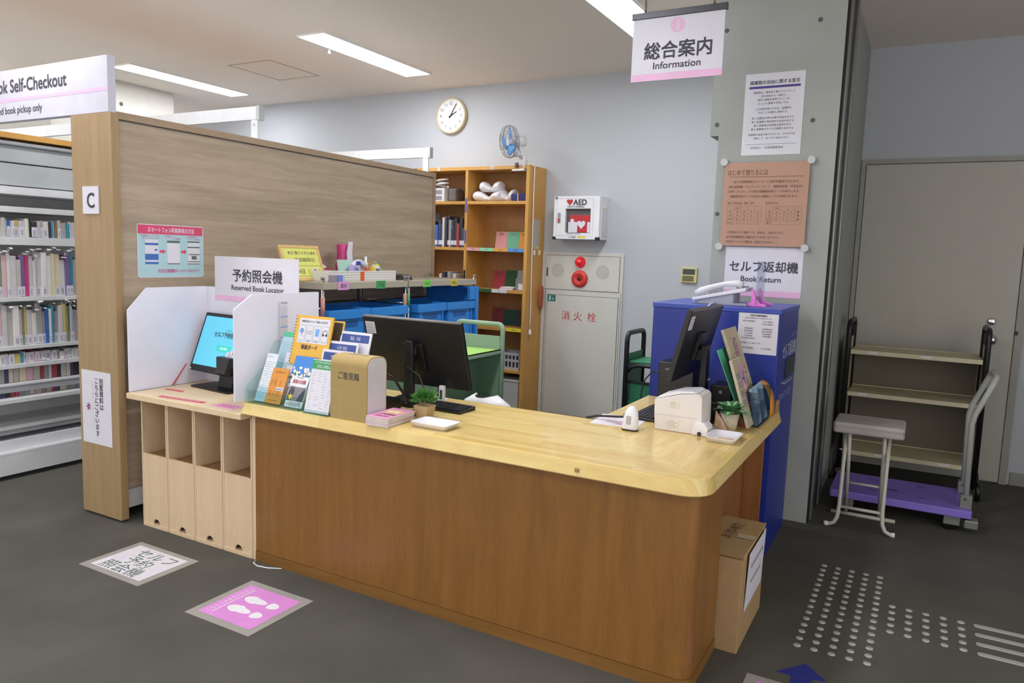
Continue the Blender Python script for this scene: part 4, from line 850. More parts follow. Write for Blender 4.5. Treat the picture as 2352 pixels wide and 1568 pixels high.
MB().lathe([(.001, 0), (.05, 0), (.055, .10), (.045, .12), (.044, .19), (.048, .235), (.042, .24), (.001, .24)], (-3.57, 4.02, 1.291), 24).build('cup', mat('hot_pink', '#c93f82', .35), pk)
MB().loft([[(-3.513, 4.0, 1.38), (-3.511, 4.0, 1.38), (-3.511, 4.06, 1.38), (-3.513, 4.06, 1.38)], [(-3.515, 3.99, 1.47), (-3.513, 3.99, 1.47), (-3.513, 4.045, 1.47), (-3.515, 4.045, 1.47)], [(-3.512, 4.005, 1.55), (-3.510, 4.005, 1.55), (-3.510, 4.05, 1.55), (-3.512, 4.05, 1.55)]]).build('paper_tag', PAPER(), pk)
wbk = thing('perforated_basket', 'long white perforated desk basket on the rack top', 'basket', (-3.35, 3.92, 1.291))
perf = perforated('perforated_white', '#dcdcd8', '#6a6660', .016, .0034)
PB = (-3.44, -3.275, 3.55, 4.235, 1.291, 1.358)
MB().box(PB[1]-.003, PB[1], PB[2], PB[3], PB[4], PB[5]).box(PB[0], PB[0]+.003, PB[2], PB[3], PB[4], PB[5]).box(PB[0]+.003, PB[1]-.003, PB[2], PB[2]+.003, PB[4], PB[5]).box(PB[0]+.003, PB[1]-.003, PB[3]-.003, PB[3], PB[4], PB[5]).build('basket_wall', perf, wbk)
bx('basket_floor', WHITE(), wbk, PB[0]+.003, PB[1]-.003, PB[2]+.003, PB[3]-.003, PB[4], PB[4]+.003, bev=0); bx('orange_sticker', mat('sticker_orange', '#d2582a', .5), wbk, PB[1], PB[1]+.0008, 3.855, 3.895, PB[4]+.002, PB[5]-.004, bev=0)
nb = sheet('mint_notebook', 'pale mint notebook standing in the perforated basket', 'notebook', (-3.34, 3.80, 1.296), rot_right(10), .125, .135, mat('mint_cover', '#a8cfc0', .5), .014, bev=.002)
c39 = sheet('number_card', 'lilac card numbered 39 in the perforated basket', 'card', (-3.305, 3.86, 1.296), rot_right(14), .11, .10, mat('lilac_card', '#a8a3d4', .5), .012, bev=.003)
decal(c39, 'lettering', INK(), [('t', '39', .01, .055, .042, None, .01)])
tp = thing('tape_dispenser', 'white tape dispenser with blue mark in the perforated basket', 'tape dispenser', (-3.36, 3.95, 1.296))
MB().tube([(-3.36, 3.86+.012*k, 1.37+.045*math.sin(.35+k*.2)) for k in range(13)], .018, 10).build('body', mat('dispenser_white', '#cfd2da', .4), tp); bx('blue_mark', mat('blue_mark', '#2a49b0', .4), tp, -3.342, -3.335, 3.89, 3.93, 1.395, 1.42); bx('stem', mat('dispenser_white'), tp, -3.375, -3.345, 3.99, 4.02, 1.296, 1.38)
sb_ = thing('spray_bottle', 'small spray bottle with white pump head in basket', 'bottle', (-3.37, 4.02, 1.296))
MB().lathe([(.001, 0), (.022, 0), (.022, .075), (.016, .09), (.001, .09)], (-3.37, 4.02, 1.296), 18).build('bottle', mat('bottle_clear', '#c2cad2', .2), sb_); MB().lathe([(.001, .09), (.016, .09), (.015, .11), (.010, .118), (.009, .155), (.001, .157)], (-3.37, 4.02, 1.296), 16).build('pump_head', WHITE(), sb_)
dv = thing('label_printer', 'white handheld label device with grey screen in basket', 'label device', (-3.31, 4.09, 1.296))
mb = sheet('body', None, None, (-3.305, 4.09, 1.3), rot_right(16), .06, .105, mat('device_white', '#dededb', .4), .02, parent=dv, bev=.004); decal(mb, 'screen', mat('device_grey', '#5c5f68', .3), [('r', -.02, .02, .022, .075)]); decal(mb, 'yellow_edge', mat('device_yellow', '#d6e04a', .4), [('r', -.028, .092, .028, .104)])
tag(bx('yellow_glue', mat('glue_yellow', '#e0c04a', .4), None, -3.32, -3.295, 4.0, 4.03, 1.296, 1.385), 'small yellow and orange glue box in perforated basket', 'glue'); tag(bx('orange_stamp', mat('stamp_orange', '#d9694c', .4), None, -3.33, -3.305, 3.955, 3.98, 1.296, 1.38), 'small coral red stamp box in perforated basket', 'stamp')
tag(sheet('clipboard', 'brown clipboard leaning inside the far end of perforated basket', 'clipboard', (-3.38, 4.15, 1.296), rot_right(25), .11, .13, mat('clip_brown', '#a5855c', .5), .004), 'brown clipboard leaning inside the far end of perforated basket', 'clipboard')
tag(MB().hexa([(-3.33, 4.205, 1.30), (-3.325, 4.205, 1.30), (-3.325, 4.215, 1.30), (-3.33, 4.215, 1.30)], [(-3.38, 4.12, 1.42), (-3.375, 4.12, 1.42), (-3.375, 4.13, 1.42), (-3.38, 4.13, 1.42)]).build('mint_ruler', mat('mint_ruler', '#8fd0b4', .4)), 'thin mint green ruler sticking out of perforated basket', 'ruler')
for k, (y, c) in enumerate(((3.555, '#8f8a99'), (3.60, '#6f7fd0'), (3.632, '#b8bccb'))):
    tag(MB().box(-3.26, -3.22, y-.02 if k != 2 else y-.008, y+.02 if k != 2 else y+.01, 1.2905, 1.335).build('card_packet', mat('packet_%d' % k, c, .4), bev=.002), ('grey', 'blue', 'pale')[k]+' card packet in front of the perforated basket', 'card packet', 'card packets on the rack')
for k in range(7):
    o = bx('black_folder', mat('folder_black', '#3a3634', .5) if k < 5 else mat('folder_brown', '#7a6a60', .5), None, -3.55, -3.30, 4.27+.012*k, 4.47-.006*k, 1.2905+.0062*k, 1.2960+.0062*k, bev=.001)
    tag(o, ('black' if k < 5 else 'brown')+f' folder, {ORD[k]} from the bottom of the flat folder stack on the rack', 'folder', 'flat folders stacked on the rack')

# ---------------------------------------------------------------- counter things
def tube_cable(name, label, pts, r, m): return tag(MB().tube(pts, r, 7).build(name, m), label, 'cable')
acr = glass('green_edge_acrylic', '#eef8f7', .5)
lh = thing('leaflet_rack', 'clear acrylic tiered leaflet rack on the counter left end', 'leaflet rack', (-2.50, 2.50, TZ))
for x in (-2.72, -2.385): MB().prism([(2.395, TZ), (2.62, TZ), (2.65, 1.05), (2.58, 1.05), (2.50, .93), (2.40, .845)], x, x+.003, 'x').build('side_plate', acr, lh)
MB().box(-2.717, -2.385, 2.398, 2.62, TZ, TZ+.004).build('base_plate', acr, lh); MB().box(-2.717, -2.385, 2.41, 2.414, TZ+.004, .835).build('front_lip', acr, lh)
MB().hexa([(-2.717, 2.56, .90), (-2.385, 2.56, .90), (-2.385, 2.563, .90), (-2.717, 2.563, .90)], [(-2.717, 2.535, .96), (-2.385, 2.535, .96), (-2.385, 2.538, .96), (-2.717, 2.538, .96)]).build('front_lip', acr, lh)
MB().hexa([(-2.717, 2.535, TZ+.004), (-2.385, 2.535, TZ+.004), (-2.385, 2.538, TZ+.004), (-2.717, 2.538, TZ+.004)], [(-2.717, 2.66, 1.06), (-2.385, 2.66, 1.06), (-2.385, 2.663, 1.06), (-2.717, 2.663, 1.06)]).build('back_plate', acr, lh)
GR = 'leaflets in the acrylic rack'
def leaf(nm, lab, cat, x0, x1, y, z, h, m, lean=22, t=.004): return sheet(nm, lab, cat, ((x0+x1)/2, y, z), rot_front(lean), x1-x0, h, m, t)
greyp = mat('grey_print'); lines = lambda w, n, h0, h1: [('r', -w/2*(.9 if i % 3 else .6), h0+(h1-h0)*i/n, w/2*(.85 if i % 4 else .5), h0+(h1-h0)*i/n+.0016) for i in range(n)]
q = leaf('leaflet', 'white and pale-blue tall leaflet, front left in acrylic rack', 'leaflet', -2.70, -2.632, 2.435, .782, .232, mat('leaf_pale', '#dfe6ee', .5))
decal(q, 'blue_panel', mat('leaf_blue', '#a9cde0', .5), [('r', -.034, 0, .034, .07)]); decal(q, 'lettering', greyp, lines(.066, 16, .02, .2)+[('t', 'ごあんない', -.005, .212, .012, .04)], .0012)
q = leaf('leaflet', 'orange leaflet in the front tier of acrylic rack', 'leaflet', -2.635, -2.535, 2.432, .782, .168, mat('leaf_orange', '#d99340', .5))
decal(q, 'lettering', mat('leaf_brown_ink', '#7c4a1c', .5), [('t', '文京区史跡さんぽ', 0, .145, .011, .06)]+[('r', -.036+.009*(i % 8), .035+.05*(i//8), -.034+.009*(i % 8), .062+.05*(i//8)) for i in (0, 1, 3, 5, 6, 7, 8, 10, 11, 14)]+[('r', -.03, .014, .03, .016)]); decal(q, 'white_strip', PAPER(), [('r', .0, .062, .05, .078)], .0014); decal(q, 'strip_lettering', INK(), [('t', '図書館利用案内', .025, .066, .009, .045)], .0018)
q = leaf('leaflet', 'white leaflet standing behind the orange leaflet', 'leaflet', -2.632, -2.515, 2.492, .80, .215, mat('leaf_white', '#e2e1ec', .5)); decal(q, 'lettering', greyp, [('t', 'このマーク', -.03, .19, .011, .035)]+lines(.10, 6, .13, .18))
q = leaf('leaflet', 'leaflet with white blossom photo on blue sky in rack', 'leaflet', -2.535, -2.405, 2.482, .86, .15, mat('leaf_sky', '#3f82cf', .45))
rr = random.Random(5)
decal(q, 'leaves_print', mat('print_leaf', '#4e7150', .5), [('c', rr.uniform(-.06, .06), rr.uniform(.02, .075), rr.uniform(.004, .009)) for k in range(26)]+[('p', [(-.05+.03*k, .0), (-.048+.03*k, .0), (-.042+.03*k, .08), (-.044+.03*k, .08)]) for k in range(4)])
decal(q, 'blossom_print', mat('print_blossom', '#e8e6da', .5), [('c', rr.uniform(-.06, .06), rr.uniform(.02, .095), rr.uniform(.005, .009), rr.uniform(.004, .009)) for k in range(26)], .0012)
decal(q, 'grey_foot', mat('print_grey', '#b5b8bc', .5), [('r', -.065, 0, .065, .018)], .001)
q = leaf('flyer', 'exhibition flyer with yellow star in the front of acrylic rack', 'leaflet', -2.50, -2.395, 2.425, .782, .145, mat('flyer_white', '#dcdde4', .5))
decal(q, 'photo_print', mat('flyer_grey', '#7c7a80', .5), [('r', -.05, .03, .05, .095), ('p', [(-.05, .06), (-.02, .10), (-.012, .06)])]); decal(q, 'dark_print', mat('flyer_dark', '#3f4150', .5), [('p', [(-.05, .05), (-.035, .10), (-.02, .075), (-.02, .03), (-.05, .03)]), ('p', [(.02, .06), (.05, .09), (.05, .03), (.01, .03)])], .0011)
decal(q, 'star_print', mat('flyer_yellow', '#e0cf3a', .5), [('p', [(-.03+(.017 if k % 2 == 0 else .008)*math.sin(k*math.pi/6), .046+(.017 if k % 2 == 0 else .008)*math.cos(k*math.pi/6)) for k in range(12)])], .0014)
decal(q, 'heading', mat('flyer_red', '#a8324c', .5), [('t', '真夏の決戦', .0, .112, .02, .078, .01)], .0012); decal(q, 'lettering', INK(), lines(.09, 4, .006, .026)+[('t', '真砂中央図書館', 0, .136, .007, .04)], .0012)
q = leaf('leaflet', 'pale blue leaflet with green top behind the white booth edge', 'leaflet', -2.705, -2.612, 2.56, .915, .19, mat('leaf_lightblue', '#b4d6e6', .5)); decal(q, 'green_top', mat('leaf_green', '#5fc49a', .5), [('r', -.0465, .165, .0465, .19)]); decal(q, 'lettering', greyp, lines(.085, 9, .05, .15))
q = leaf('wifi_sheet', 'white Wi-Fi guide sheet in front of yellow writing board', 'sheet', -2.60, -2.375, 2.525, .90, .165, PAPER())
decal(q, 'lettering', INK(), [('t', '『 Bunkyo Green Wi-Fiの』ご利用手順', .0, .118, .015, .18)]); decal(q, 'green_band', mat('wifi_green', '#3f8a7a', .5), [('r', -.11, .068, .0, .088), ('r', -.11, .095, .11, .097)]); decal(q, 'band_lettering', PAPER(), [('t', 'どなたでも簡単に', -.055, .073, .013, .09)], .0014)
yb = leaf('writing_board', 'yellow spiral-bound communication board with four icons in rack', 'writing board', -2.59, -2.365, 2.545, .955, .235, mat('board_yellow', '#dfae44', .45), 14, .008)
decal(yb, 'white_card', PAPER(), [('p', rrect(-.09, .10, .105, .222, .006))]); decal(yb, 'lettering', INK(), [('t', '読書お役立ちグッズ ご利用いただけます', .005, .203, .012, .16, .01), ('t', '筆談ボード', -.005, .077, .024, .10, .015)]+[('t', s_, -.067+.048*i, .115, .0065) for i, s_ in enumerate(('ルーペ', '老眼鏡', '拡大読書', 'イヤーマフ'))], .0012)
ic = []
for k in range(4):
    cx_ = -.067+.048*k; a = rrect(cx_-.021, cx_+.021, .112, .19, .006); n = len(a); 
    for i in range(n):
        p, p2 = a[i], a[(i+1) % n]; dx, dy = p2[0]-p[0], p2[1]-p[1]; l_ = math.hypot(dx, dy) or 1; nx, ny = -dy/l_*.0012, dx/l_*.0012
        ic.append(('p', [p, p2, (p2[0]+nx, p2[1]+ny), (p[0]+nx, p[1]+ny)]))
decal(yb, 'icon_frame', mat('icon_green', '#5c9a74', .5), ic, .0012)
decal(yb, 'icon_print', mat('icon_blue', '#6f9fe0', .5), [('c', -.067, .162, .010), ('r', .018, .14, .041, .175)], .0012)
decal(yb, 'icon_outline', INK(), [('o', -.067, .162, .0095, .011), ('r', -.066, .135, -.064, .152), ('o', -.028, .155, .007, .0085), ('o', -.010, .155, .007, .0085), ('o', .077, .160, .0105, .013), ('c', .066, .150, .005, .007), ('c', .088, .150, .005, .007)], .0014)
sp2 = MB()
for k in range(16): sp2.tube([(-.1125+.005*math.cos(a), .012+.0145*k, -.004+.008*math.sin(a)) for a in [2*math.pi*j/8 for j in range(8)]], .0011, 5, True)
sp2.build('spiral_binding', BLACK(), yb, local=True)
q = leaf('blackboard_frame', 'small black board with yellow frame behind the yellow writing board', 'board', -2.40, -2.335, 2.60, .99, .18, mat('frame_yellow', '#d8b25a', .5), 14, .006); decal(q, 'black_panel', mat('panel_brown_black', '#3d332c', .5), [('r', -.028, .006, .026, .172)])
bandm = mat('card_navy', '#2f4a8c', .5)
for k, (x0, x1, y, z, h, txt, lab) in enumerate(((-2.345, -2.165, 2.585, .955, .175, '想谈、对话', 'white card with navy band, rearmost of three by suggestion box'), (-2.385, -2.205, 2.55, .94, .145, '나의 대답', 'white card with navy band and Korean text, middle one'), (-2.385, -2.205, 2.52, .92, .128, '', 'white card with navy band, frontmost partly behind suggestion box'))):
    q = leaf('language_card', lab, 'card', x0, x1, y, z, h, PAPER(), 16, .006)
    q['group'] = 'language cards in the acrylic rack'
    decal(q, 'navy_band', bandm, [('r', -.08, h-.048, .08, h-.012)]); decal(q, 'lettering', PAPER(), [('t', txt, 0, h-.038, .02, .06)] if txt else [('r', -.035, h-.032, .0, h-.028)], .0014); decal(q, 'fine_lettering', greyp, lines(.14, 5, h-.1, h-.055), .0012)
q = leaf('reading_list', 'white list leaflet with green header leaning beside suggestion box', 'leaflet', -2.355, -2.215, 2.402, .781, .235, PAPER(), 15, .003)
decal(q, 'green_header', mat('header_green', '#2f9a58', .5), [('r', -.07, .193, .07, .232)]); decal(q, 'header_lettering', PAPER(), [('t', '2023年度真砂図書館主催', -.01, .22, .009, .09), ('t', 'わたしのほんだな', .01, .20, .017, .10, .012)], .0014)
rr = random.Random(8); it = []
for r_ in range(14):
    for c_ in range(4):
        if rr.random() < .75: it.append(('r', -.058+.034*c_, .175-.0118*r_, -.058+.034*c_+rr.uniform(.008, .026), .1768-.0118*r_))
decal(q, 'lettering', greyp, it)
st_ = thing('leaflet_stand', 'low clear acrylic stand holding the green-header leaflet', 'stand', (-2.29, 2.41, TZ))
MB().box(-2.36, -2.21, 2.392, 2.46, TZ, TZ+.004).box(-2.36, -2.21, 2.392, 2.395, TZ+.004, TZ+.02).build('tray', acr, st_)
MB().hexa([(-2.36, 2.412, TZ+.004), (-2.21, 2.412, TZ+.004), (-2.21, 2.415, TZ+.004), (-2.36, 2.415, TZ+.004)], [(-2.36, 2.468, .985), (-2.21, 2.468, .985), (-2.21, 2.471, .985), (-2.36, 2.471, .985)]).build('back_plate', acr, st_)
ob = thing('suggestion_box', 'kraft-brown suggestion box with rounded top and white sides on counter', 'suggestion box', (-2.10, 2.465, TZ))
prof = [(2.402, TZ)]+[(2.402, .99)]+arc(2.442, 1.01, .04, 180, 90, 8)+arc(2.492, 1.01, .04, 90, 0, 8)+[(2.532, .99), (2.532, TZ)]
inn = [(2.407, TZ)]+arc(2.445, 1.008, .038, 180, 90, 8)+arc(2.489, 1.008, .038, 90, 0, 8)+[(2.527, TZ)]
kr = mat('kraft_board', '#a8905a', .6, var=.04, scale=30)
MB().prism([(p[0], p[1]) for p in prof], -2.20, -2.0, 'x').build('cover', kr, ob)
bx('slot', mat('slot_brown', '#4a3c24', .7), ob, -2.16, -2.05, 2.466, 2.472, 1.0495, 1.0506, bev=0)
MB().prism(inn, -2.0, -1.9985, 'x').build('side_board', mat('box_side_white', '#c9c8cc', .6), ob)
MB().prism(inn, -2.2015, -2.20, 'x').build('side_board', mat('box_side_white'), ob)
o_ = decal(ob, 'lettering', INK(), [('t', 'ご意見箱', .0, .178, .034, .115, .004)]); o_.matrix_basis = Matrix.Translation((0, -.0632, 0)) @ rot_front().to_4x4()
# booklets
pinkb = mat('booklet_pink', '#d68fb8', .5)
for k in range(11):
    dx, dy = random.uniform(-.003, .003), random.uniform(-.003, .003)
    t = MB().box(-.0575, .0575, -.095, .095, 0, .0032).build('booklet', mat('booklet_paper', '#d9d2cc', .6), None, local=True); t.location = (-1.935+dx, 2.482+dy, TZ+.0003+.0037*k); t.rotation_euler = (0, 0, rad(2)+random.uniform(-.02, .02))
    tag(t, ('pink-covered booklet, '+ORD[k]+' from the bottom of the stack by suggestion box') if k < 10 else 'topmost pink booklet with yellow oval picture beside the suggestion box', 'booklet', 'stack of pink booklets')
    MB().box(-.0575, .0575, -.095, .095, .0032, .0036).build('cover', pinkb, t, local=True)
    if k == 10:
        decal(t, 'oval_print', mat('booklet_oval', '#d9bf5c', .5), [('c', .0, .02, .042, .03)], .0042); decal(t, 'face_print', PAPER(), [('c', -.018, .02, .014), ('c', .016, .02, .013)], .0046)
        decal(t, 'lettering', mat('booklet_ink', '#7a2c50', .5), [('t', 'ぶんきょう', 0, .07, .018, .08), ('t', 'こども図書館', 0, -.04, .022, .09, .015), ('t', 'ごあんない', 0, -.075, .022, .075, .015)], .0044)
def tray(x, y, label, w=.185, dpt=.125, a=0):
    t = thing('tray', label, 'tray', (x, y, TZ), rad(a))
    def ring(i, z): return [(p[0], p[1], z) for p in rrect(-w/2+i, w/2-i, -dpt/2+i, dpt/2-i, .018-i*.3, 4)]
    MB().loft([ring(.016, .0005), ring(.002, .022), ring(0, .024), ring(.006, .023), ring(.020, .004)], True, True).build('dish', mat('tray_white', '#e4e4ee', .3), t, local=True)
    return t
tray(-1.735, 2.525, 'empty white plastic tray beside the booklet stack')
t2 = tray(-.665, 3.045, 'white plastic tray holding an orange card near the receipt printer', .13, .165)
cd2 = sheet('orange_card', 'small pale orange card inside the white tray by printer', 'card', (-.655, 3.012, TZ+.0062), rot_up(8), .06, .05, mat('pale_orange_card', '#dfa888', .5), .001)
# plants
def plant_bush(label, x, y):
    t = thing('potted_plant', label, 'plant', (x, y, TZ))
    MB().loft([[(x-.026, y-.026, TZ), (x+.026, y-.026, TZ), (x+.026, y+.026, TZ), (x-.026, y+.026, TZ)], [(x-.036, y-.036, TZ+.062), (x+.036, y-.036, TZ+.062), (x+.036, y+.036, TZ+.062), (x-.036, y+.036, TZ+.062)], [(x-.033, y-.033, TZ+.062), (x+.033, y-.033, TZ+.062), (x+.033, y+.033, TZ+.062), (x-.033, y+.033, TZ+.062)], [(x-.03, y-.03, TZ+.045), (x+.03, y-.03, TZ+.045), (x+.03, y+.03, TZ+.045), (x-.03, y+.03, TZ+.045)]]).build('pot', mat('pot_beige', '#b09a74', .6), t, bev=.002)
    rr = random.Random(3)
    for nm, col, cnt in (('foliage', '#4d8a34', 150), ('foliage', '#2f6a2a', 110)):
        mb = MB()
        for k in range(cnt):
            th_, ph_ = rr.uniform(0, 6.28), math.acos(rr.uniform(-.3, 1)); r = rr.uniform(.02, .05)
            c = Vector((x+r*math.sin(ph_)*math.cos(th_)*1.15, y+r*math.sin(ph_)*math.sin(th_)*1.15, TZ+.088+r*math.cos(ph_)*.75))
            dv_ = (c-Vector((x, y, TZ+.06))).normalized(); sd = dv_.cross(Vector((rr.uniform(-1, 1), rr.uniform(-1, 1), rr.uniform(-1, 1)))).normalized(); l_ = rr.uniform(.013, .022); w_ = .0055
            n_ = sd.cross(dv_)*.0015
            mb._vf([c-dv_*l_*.4, c+sd*w_+n_, c+dv_*l_, c-sd*w_+n_], [(0, 1, 2), (0, 2, 3)])
        mb.build(nm, mat('leaf_%s' % col[1:], col, .45), t)
    return t
plant_bush('small bushy green plant in square beige pot beside empty tray', -1.862, 2.625)
def plant_leafy(label, x, y):
    t = thing('potted_plant', label, 'plant', (x, y, TZ))
    MB().lathe([(.001, 0), (.028, 0), (.040, .075), (.037, .075), (.03, .06), (.001, .06)], (x, y, TZ), 22).build('pot', mat('pot_speckle', '#b9b09c', .6, var=.1, scale=30), t)
    MB().loft([[(x-.058, y-.035, TZ+.001), (x-.056, y-.037, TZ+.001), (x+.01, y-.052, TZ+.001), (x+.008, y-.05, TZ+.001)], [(x-.055, y-.03, TZ+.085), (x-.053, y-.032, TZ+.085), (x-.03, y-.042, TZ+.06), (x-.032, y-.04, TZ+.06)]]).build('patterned_wrap', mat('wrap_pink', '#cfae94', .6, var=.25, scale=60), t)
    rr = random.Random(12); mb = MB(); m2 = MB()
    for k in range(15):
        a = k*2.4; el = .3+.85*(k/15.0); L = rr.uniform(.07, .095); w_ = .023
        b0_ = Vector((x, y, TZ+.072)); dr = Vector((math.cos(a)*math.cos(el), math.sin(a)*math.cos(el), math.sin(el))); sd = dr.cross(Vector((0, 0, 1))).normalized(); rl, rv = [], []
        for i in range(7):
            u = i/6; c = b0_+dr*(.015+L*u)+Vector((0, 0, -.035*u*u)); ww = w_*math.sin(math.pi*min(.98, max(.04, u)))**.8
            rl.append([c-sd*ww+Vector((0, 0, .006*(ww/w_))), c, c+sd*ww+Vector((0, 0, .006*(ww/w_)))]); rv.append([c-sd*ww*.3+Vector((0, 0, .0035)), c+Vector((0, 0, .0015)), c+sd*ww*.3+Vector((0, 0, .0035))])
        mb.loft(rl, False, True, False); m2.loft(rv, False, True, False)
    mb.build('foliage', mat('dark_leaf', '#4a8a5a', .4), t); m2.build('leaf_vein', mat('pale_vein', '#a9c9a4', .45), t)
    return t
plant_leafy('variegated leafy plant in speckled pot beside the receipt printer', -.69, 3.245)
sp3 = thing('terracotta_plant', 'tiny moss-green plant in terracotta pot behind variegated plant', 'plant', (-.655, 3.36, TZ))
MB().lathe([(.001, 0), (.02, 0), (.028, .045), (.024, .045), (.001, .04)], (-.655, 3.36, TZ), 20).build('pot', mat('terracotta', '#a85a42', .7), sp3)
mb = MB(); rr = random.Random(4)
for k in range(120):
    a, e = rr.uniform(0, 6.28), rr.uniform(.1, 1.5); d0 = Vector((math.cos(a)*math.cos(e), math.sin(a)*math.cos(e), math.sin(e))); b_ = Vector((-.655, 3.36, TZ+.045)); mb.tube([b_+d0*.005, b_+d0*rr.uniform(.025, .042)], .0022, 4)
mb.build('foliage', mat('moss_green', '#4a7a3a', .6), sp3)
# keyboards
def keyboard(x, y, a, w, dpt, label):
    t = thing('keyboard', label, 'keyboard', (x, y, TZ), rad(a))
    MB().hexa([(-w/2, -dpt/2, .001), (w/2, -dpt/2, .001), (w/2, dpt/2, .001), (-w/2, dpt/2, .001)], [(-w/2, -dpt/2, .010), (w/2, -dpt/2, .010), (w/2, dpt/2, .020), (-w/2, dpt/2, .020)]).build('case', BLACK(), t, local=True, bev=.002)
    mb = MB(); nx = int(w/.0195)
    for r_ in range(5):
        for c_ in range(nx):
            kx = -w/2+.008+(w-.016)*(c_+.5)/nx; ky = -dpt/2+.015+(dpt-.03)*(r_+.5)/5; z = .0105+.010*(ky+dpt/2)/dpt
            if r_ == 0 and 3 < c_ < 9: continue
            mb.box(kx-.0078, kx+.0078, ky-.0078, ky+.0078, z, z+.004)
        if r_ == 0: mb.box(-w/2+.008+(w-.016)*4/nx, -w/2+.008+(w-.016)*9/nx-.002, ky-.0078, ky+.0078, z, z+.004)
    mb.build('keycap', mat('keycap_black', '#26262a', .5), t, local=True)
keyboard(-2.0, 2.855, -2, .44, .13, 'black keyboard on counter behind the small bushy plant')
keyboard(-1.06, 3.36, 88, .36, .12, 'black keyboard mostly hidden behind the white receipt printer')
# monitors
def monitor(loc, a, w, h, tilt, z0, label, stand=True):
    t = thing('monitor', label, 'monitor', loc, rad(a)); T_ = Matrix.Translation((0, 0, z0)) @ Matrix.Rotation(rad(tilt), 4, 'X')
    def part(nm, m, mb, bev=.003):
        mb.bm.transform(T_); return mb.build(nm, m, t, local=True, bev=bev)
    part('back_cover', mat('monitor_black', '#17171a', .42, var=.08), MB().box(-w/2, w/2, -.012, .012, 0, h), .004)
    part('screen', mat('screen_dark', '#0c0e12', .15), MB().box(-w/2+.012, w/2-.012, .012, .0135, .02, h-.012), 0)
    part('top_edge', mat('monitor_edge', '#5a5b60', .35, .4), MB().box(-w/2+.004, w/2-.004, -.013, -.011, h-.006, h-.001), 0)
    part('mount_plate', BLACK(), MB().box(-.06, .06, -.03, -.012, h*.25, h*.65)); st = part('sticker', PAPER(), MB().box(-w/2+.014, -w/2+.072, -.0132, -.0122, h-.09, h-.028), 0)
    mb = MB()
    for k in range(5): mb.box(-w/2+.018, -w/2+.066-.006*(k % 2), -.0138, -.0133, h-.082+.01*k, h-.079+.01*k)
    part('sticker_print', mat('grey_print'), mb, 0)
    return t, T_
m1, T1 = monitor((-2.13, 2.975, TZ), 0, .58, .345, 17, .075, 'large black monitor seen from behind on counter, beside suggestion box')
MB().prism([(-.028, .0), (.028, .0), (.022, .30), (-.022, .30)], -.118, -.09, 'y').build('stand_column', BLACK(), m1, local=True, bev=.004); MB().prism(rrect(-.10, .10, -.21, .0, .02), 0.0005, .012).build('stand_base', BLACK(), m1, local=True)
MB().box(-.03, .03, -.10, -.02, .23, .27).build('stand_arm', BLACK(), m1, local=True, bev=.003)
m2_, T2 = monitor((-.945, 3.43, TZ), 90, .56, .33, -0+14, .195, 'black monitor seen nearly edge-on in front of blue return machine')
MB().prism([(-.035, .0), (.035, .0), (.03, .34), (-.03, .34)], -.10, -.07, 'y').build('stand_column', BLACK(), m2_, local=True, bev=.004); MB().prism(rrect(-.11, .11, -.20, .02, .02), .0005, .014).build('stand_base', BLACK(), m2_, local=True); MB().box(-.03, .03, -.08, .03, .27, .32).build('stand_arm', BLACK(), m2_, local=True, bev=.003)
pcb = thing('mini_computer', 'small upright black computer at the far end of counter wing', 'computer', (-1.05, 3.73, TZ))
bx('case', mat('pc_black', '#1b1a1d', .4), pcb, -1.15, -.97, 3.66, 3.79, TZ+.0005, .985, bev=.004); bx('front_vent', mat('vent_grey', '#6c6c74', .4), pcb, -1.115, -1.06, 3.658, 3.661, .945, .955, bev=0)
tube_cable('power_cable', 'thin black cable arching left from the small upright computer', [(-1.15, 3.70, .925), (-1.20, 3.72, .92), (-1.25, 3.76, .87), (-1.275, 3.78, .80), (-1.28, 3.80, .70)], .0035, BLACK())
cr2 = thing('card_reader', 'black boxy card reader under the edge-on monitor', 'card reader', (-.80, 3.52, TZ))
bx('body', mat('pc_black'), cr2, -.835, -.735, 3.46, 3.60, TZ+.0005, .93, bev=.006); bx('tray', BLACK(), cr2, -.83, -.74, 3.40, 3.46, TZ+.0005, .86, bev=.006); MB().cyl((-.785, 3.459, .90), (-.785, 3.452, .90), .008).build('indicator', mat('led_grey', '#8a8fa0', .3), cr2)
tube_cable('white_cable', 'white cable hanging beneath the edge-on monitor', [(-.91, 3.52, 1.06), (-.88, 3.50, .98), (-.86, 3.47, .94), (-.84, 3.45, .955)], .004, WHITE())
tube_cable('grey_cable', 'grey cable rising from the counter behind the receipt printer', [(-.76, 3.17, TZ+.006), (-.745, 3.22, TZ+.012), (-.735, 3.26, .83), (-.735, 3.30, .87)], .005, mat('cable_grey', '#a9aaa8', .5))
tube_cable('black_cable', 'bundle of black cables behind the suggestion box, thickest one', [(-2.10, 2.64, .95), (-2.06, 2.66, .93), (-2.04, 2.70, .86), (-2.05, 2.75, .80), (-2.09, 2.80, TZ+.006)], .006, BLACK())
tube_cable('black_cable', 'black cable looping in front of the large monitor column', [(-2.14, 2.86, .95), (-2.05, 2.84, .92), (-1.99, 2.80, .86), (-1.965, 2.77, .80), (-1.95, 2.74, TZ+.006)], .004, BLACK())
tag(bx('adapter_box', BLACK(), None, -2.185, -2.06, 2.60, 2.72, TZ+.0005, .83, bev=.006), 'black adapter box behind the suggestion box', 'adapter')
ms = thing('computer_mouse', 'dark computer mouse between suggestion box and small plant', 'mouse', (-1.94, 2.66, TZ)); MB().ball((-1.935, 2.665, TZ+.012), .03, .85, 1.3, .55).build('shell', mat('mouse_dark', '#3a4248', .4), ms)
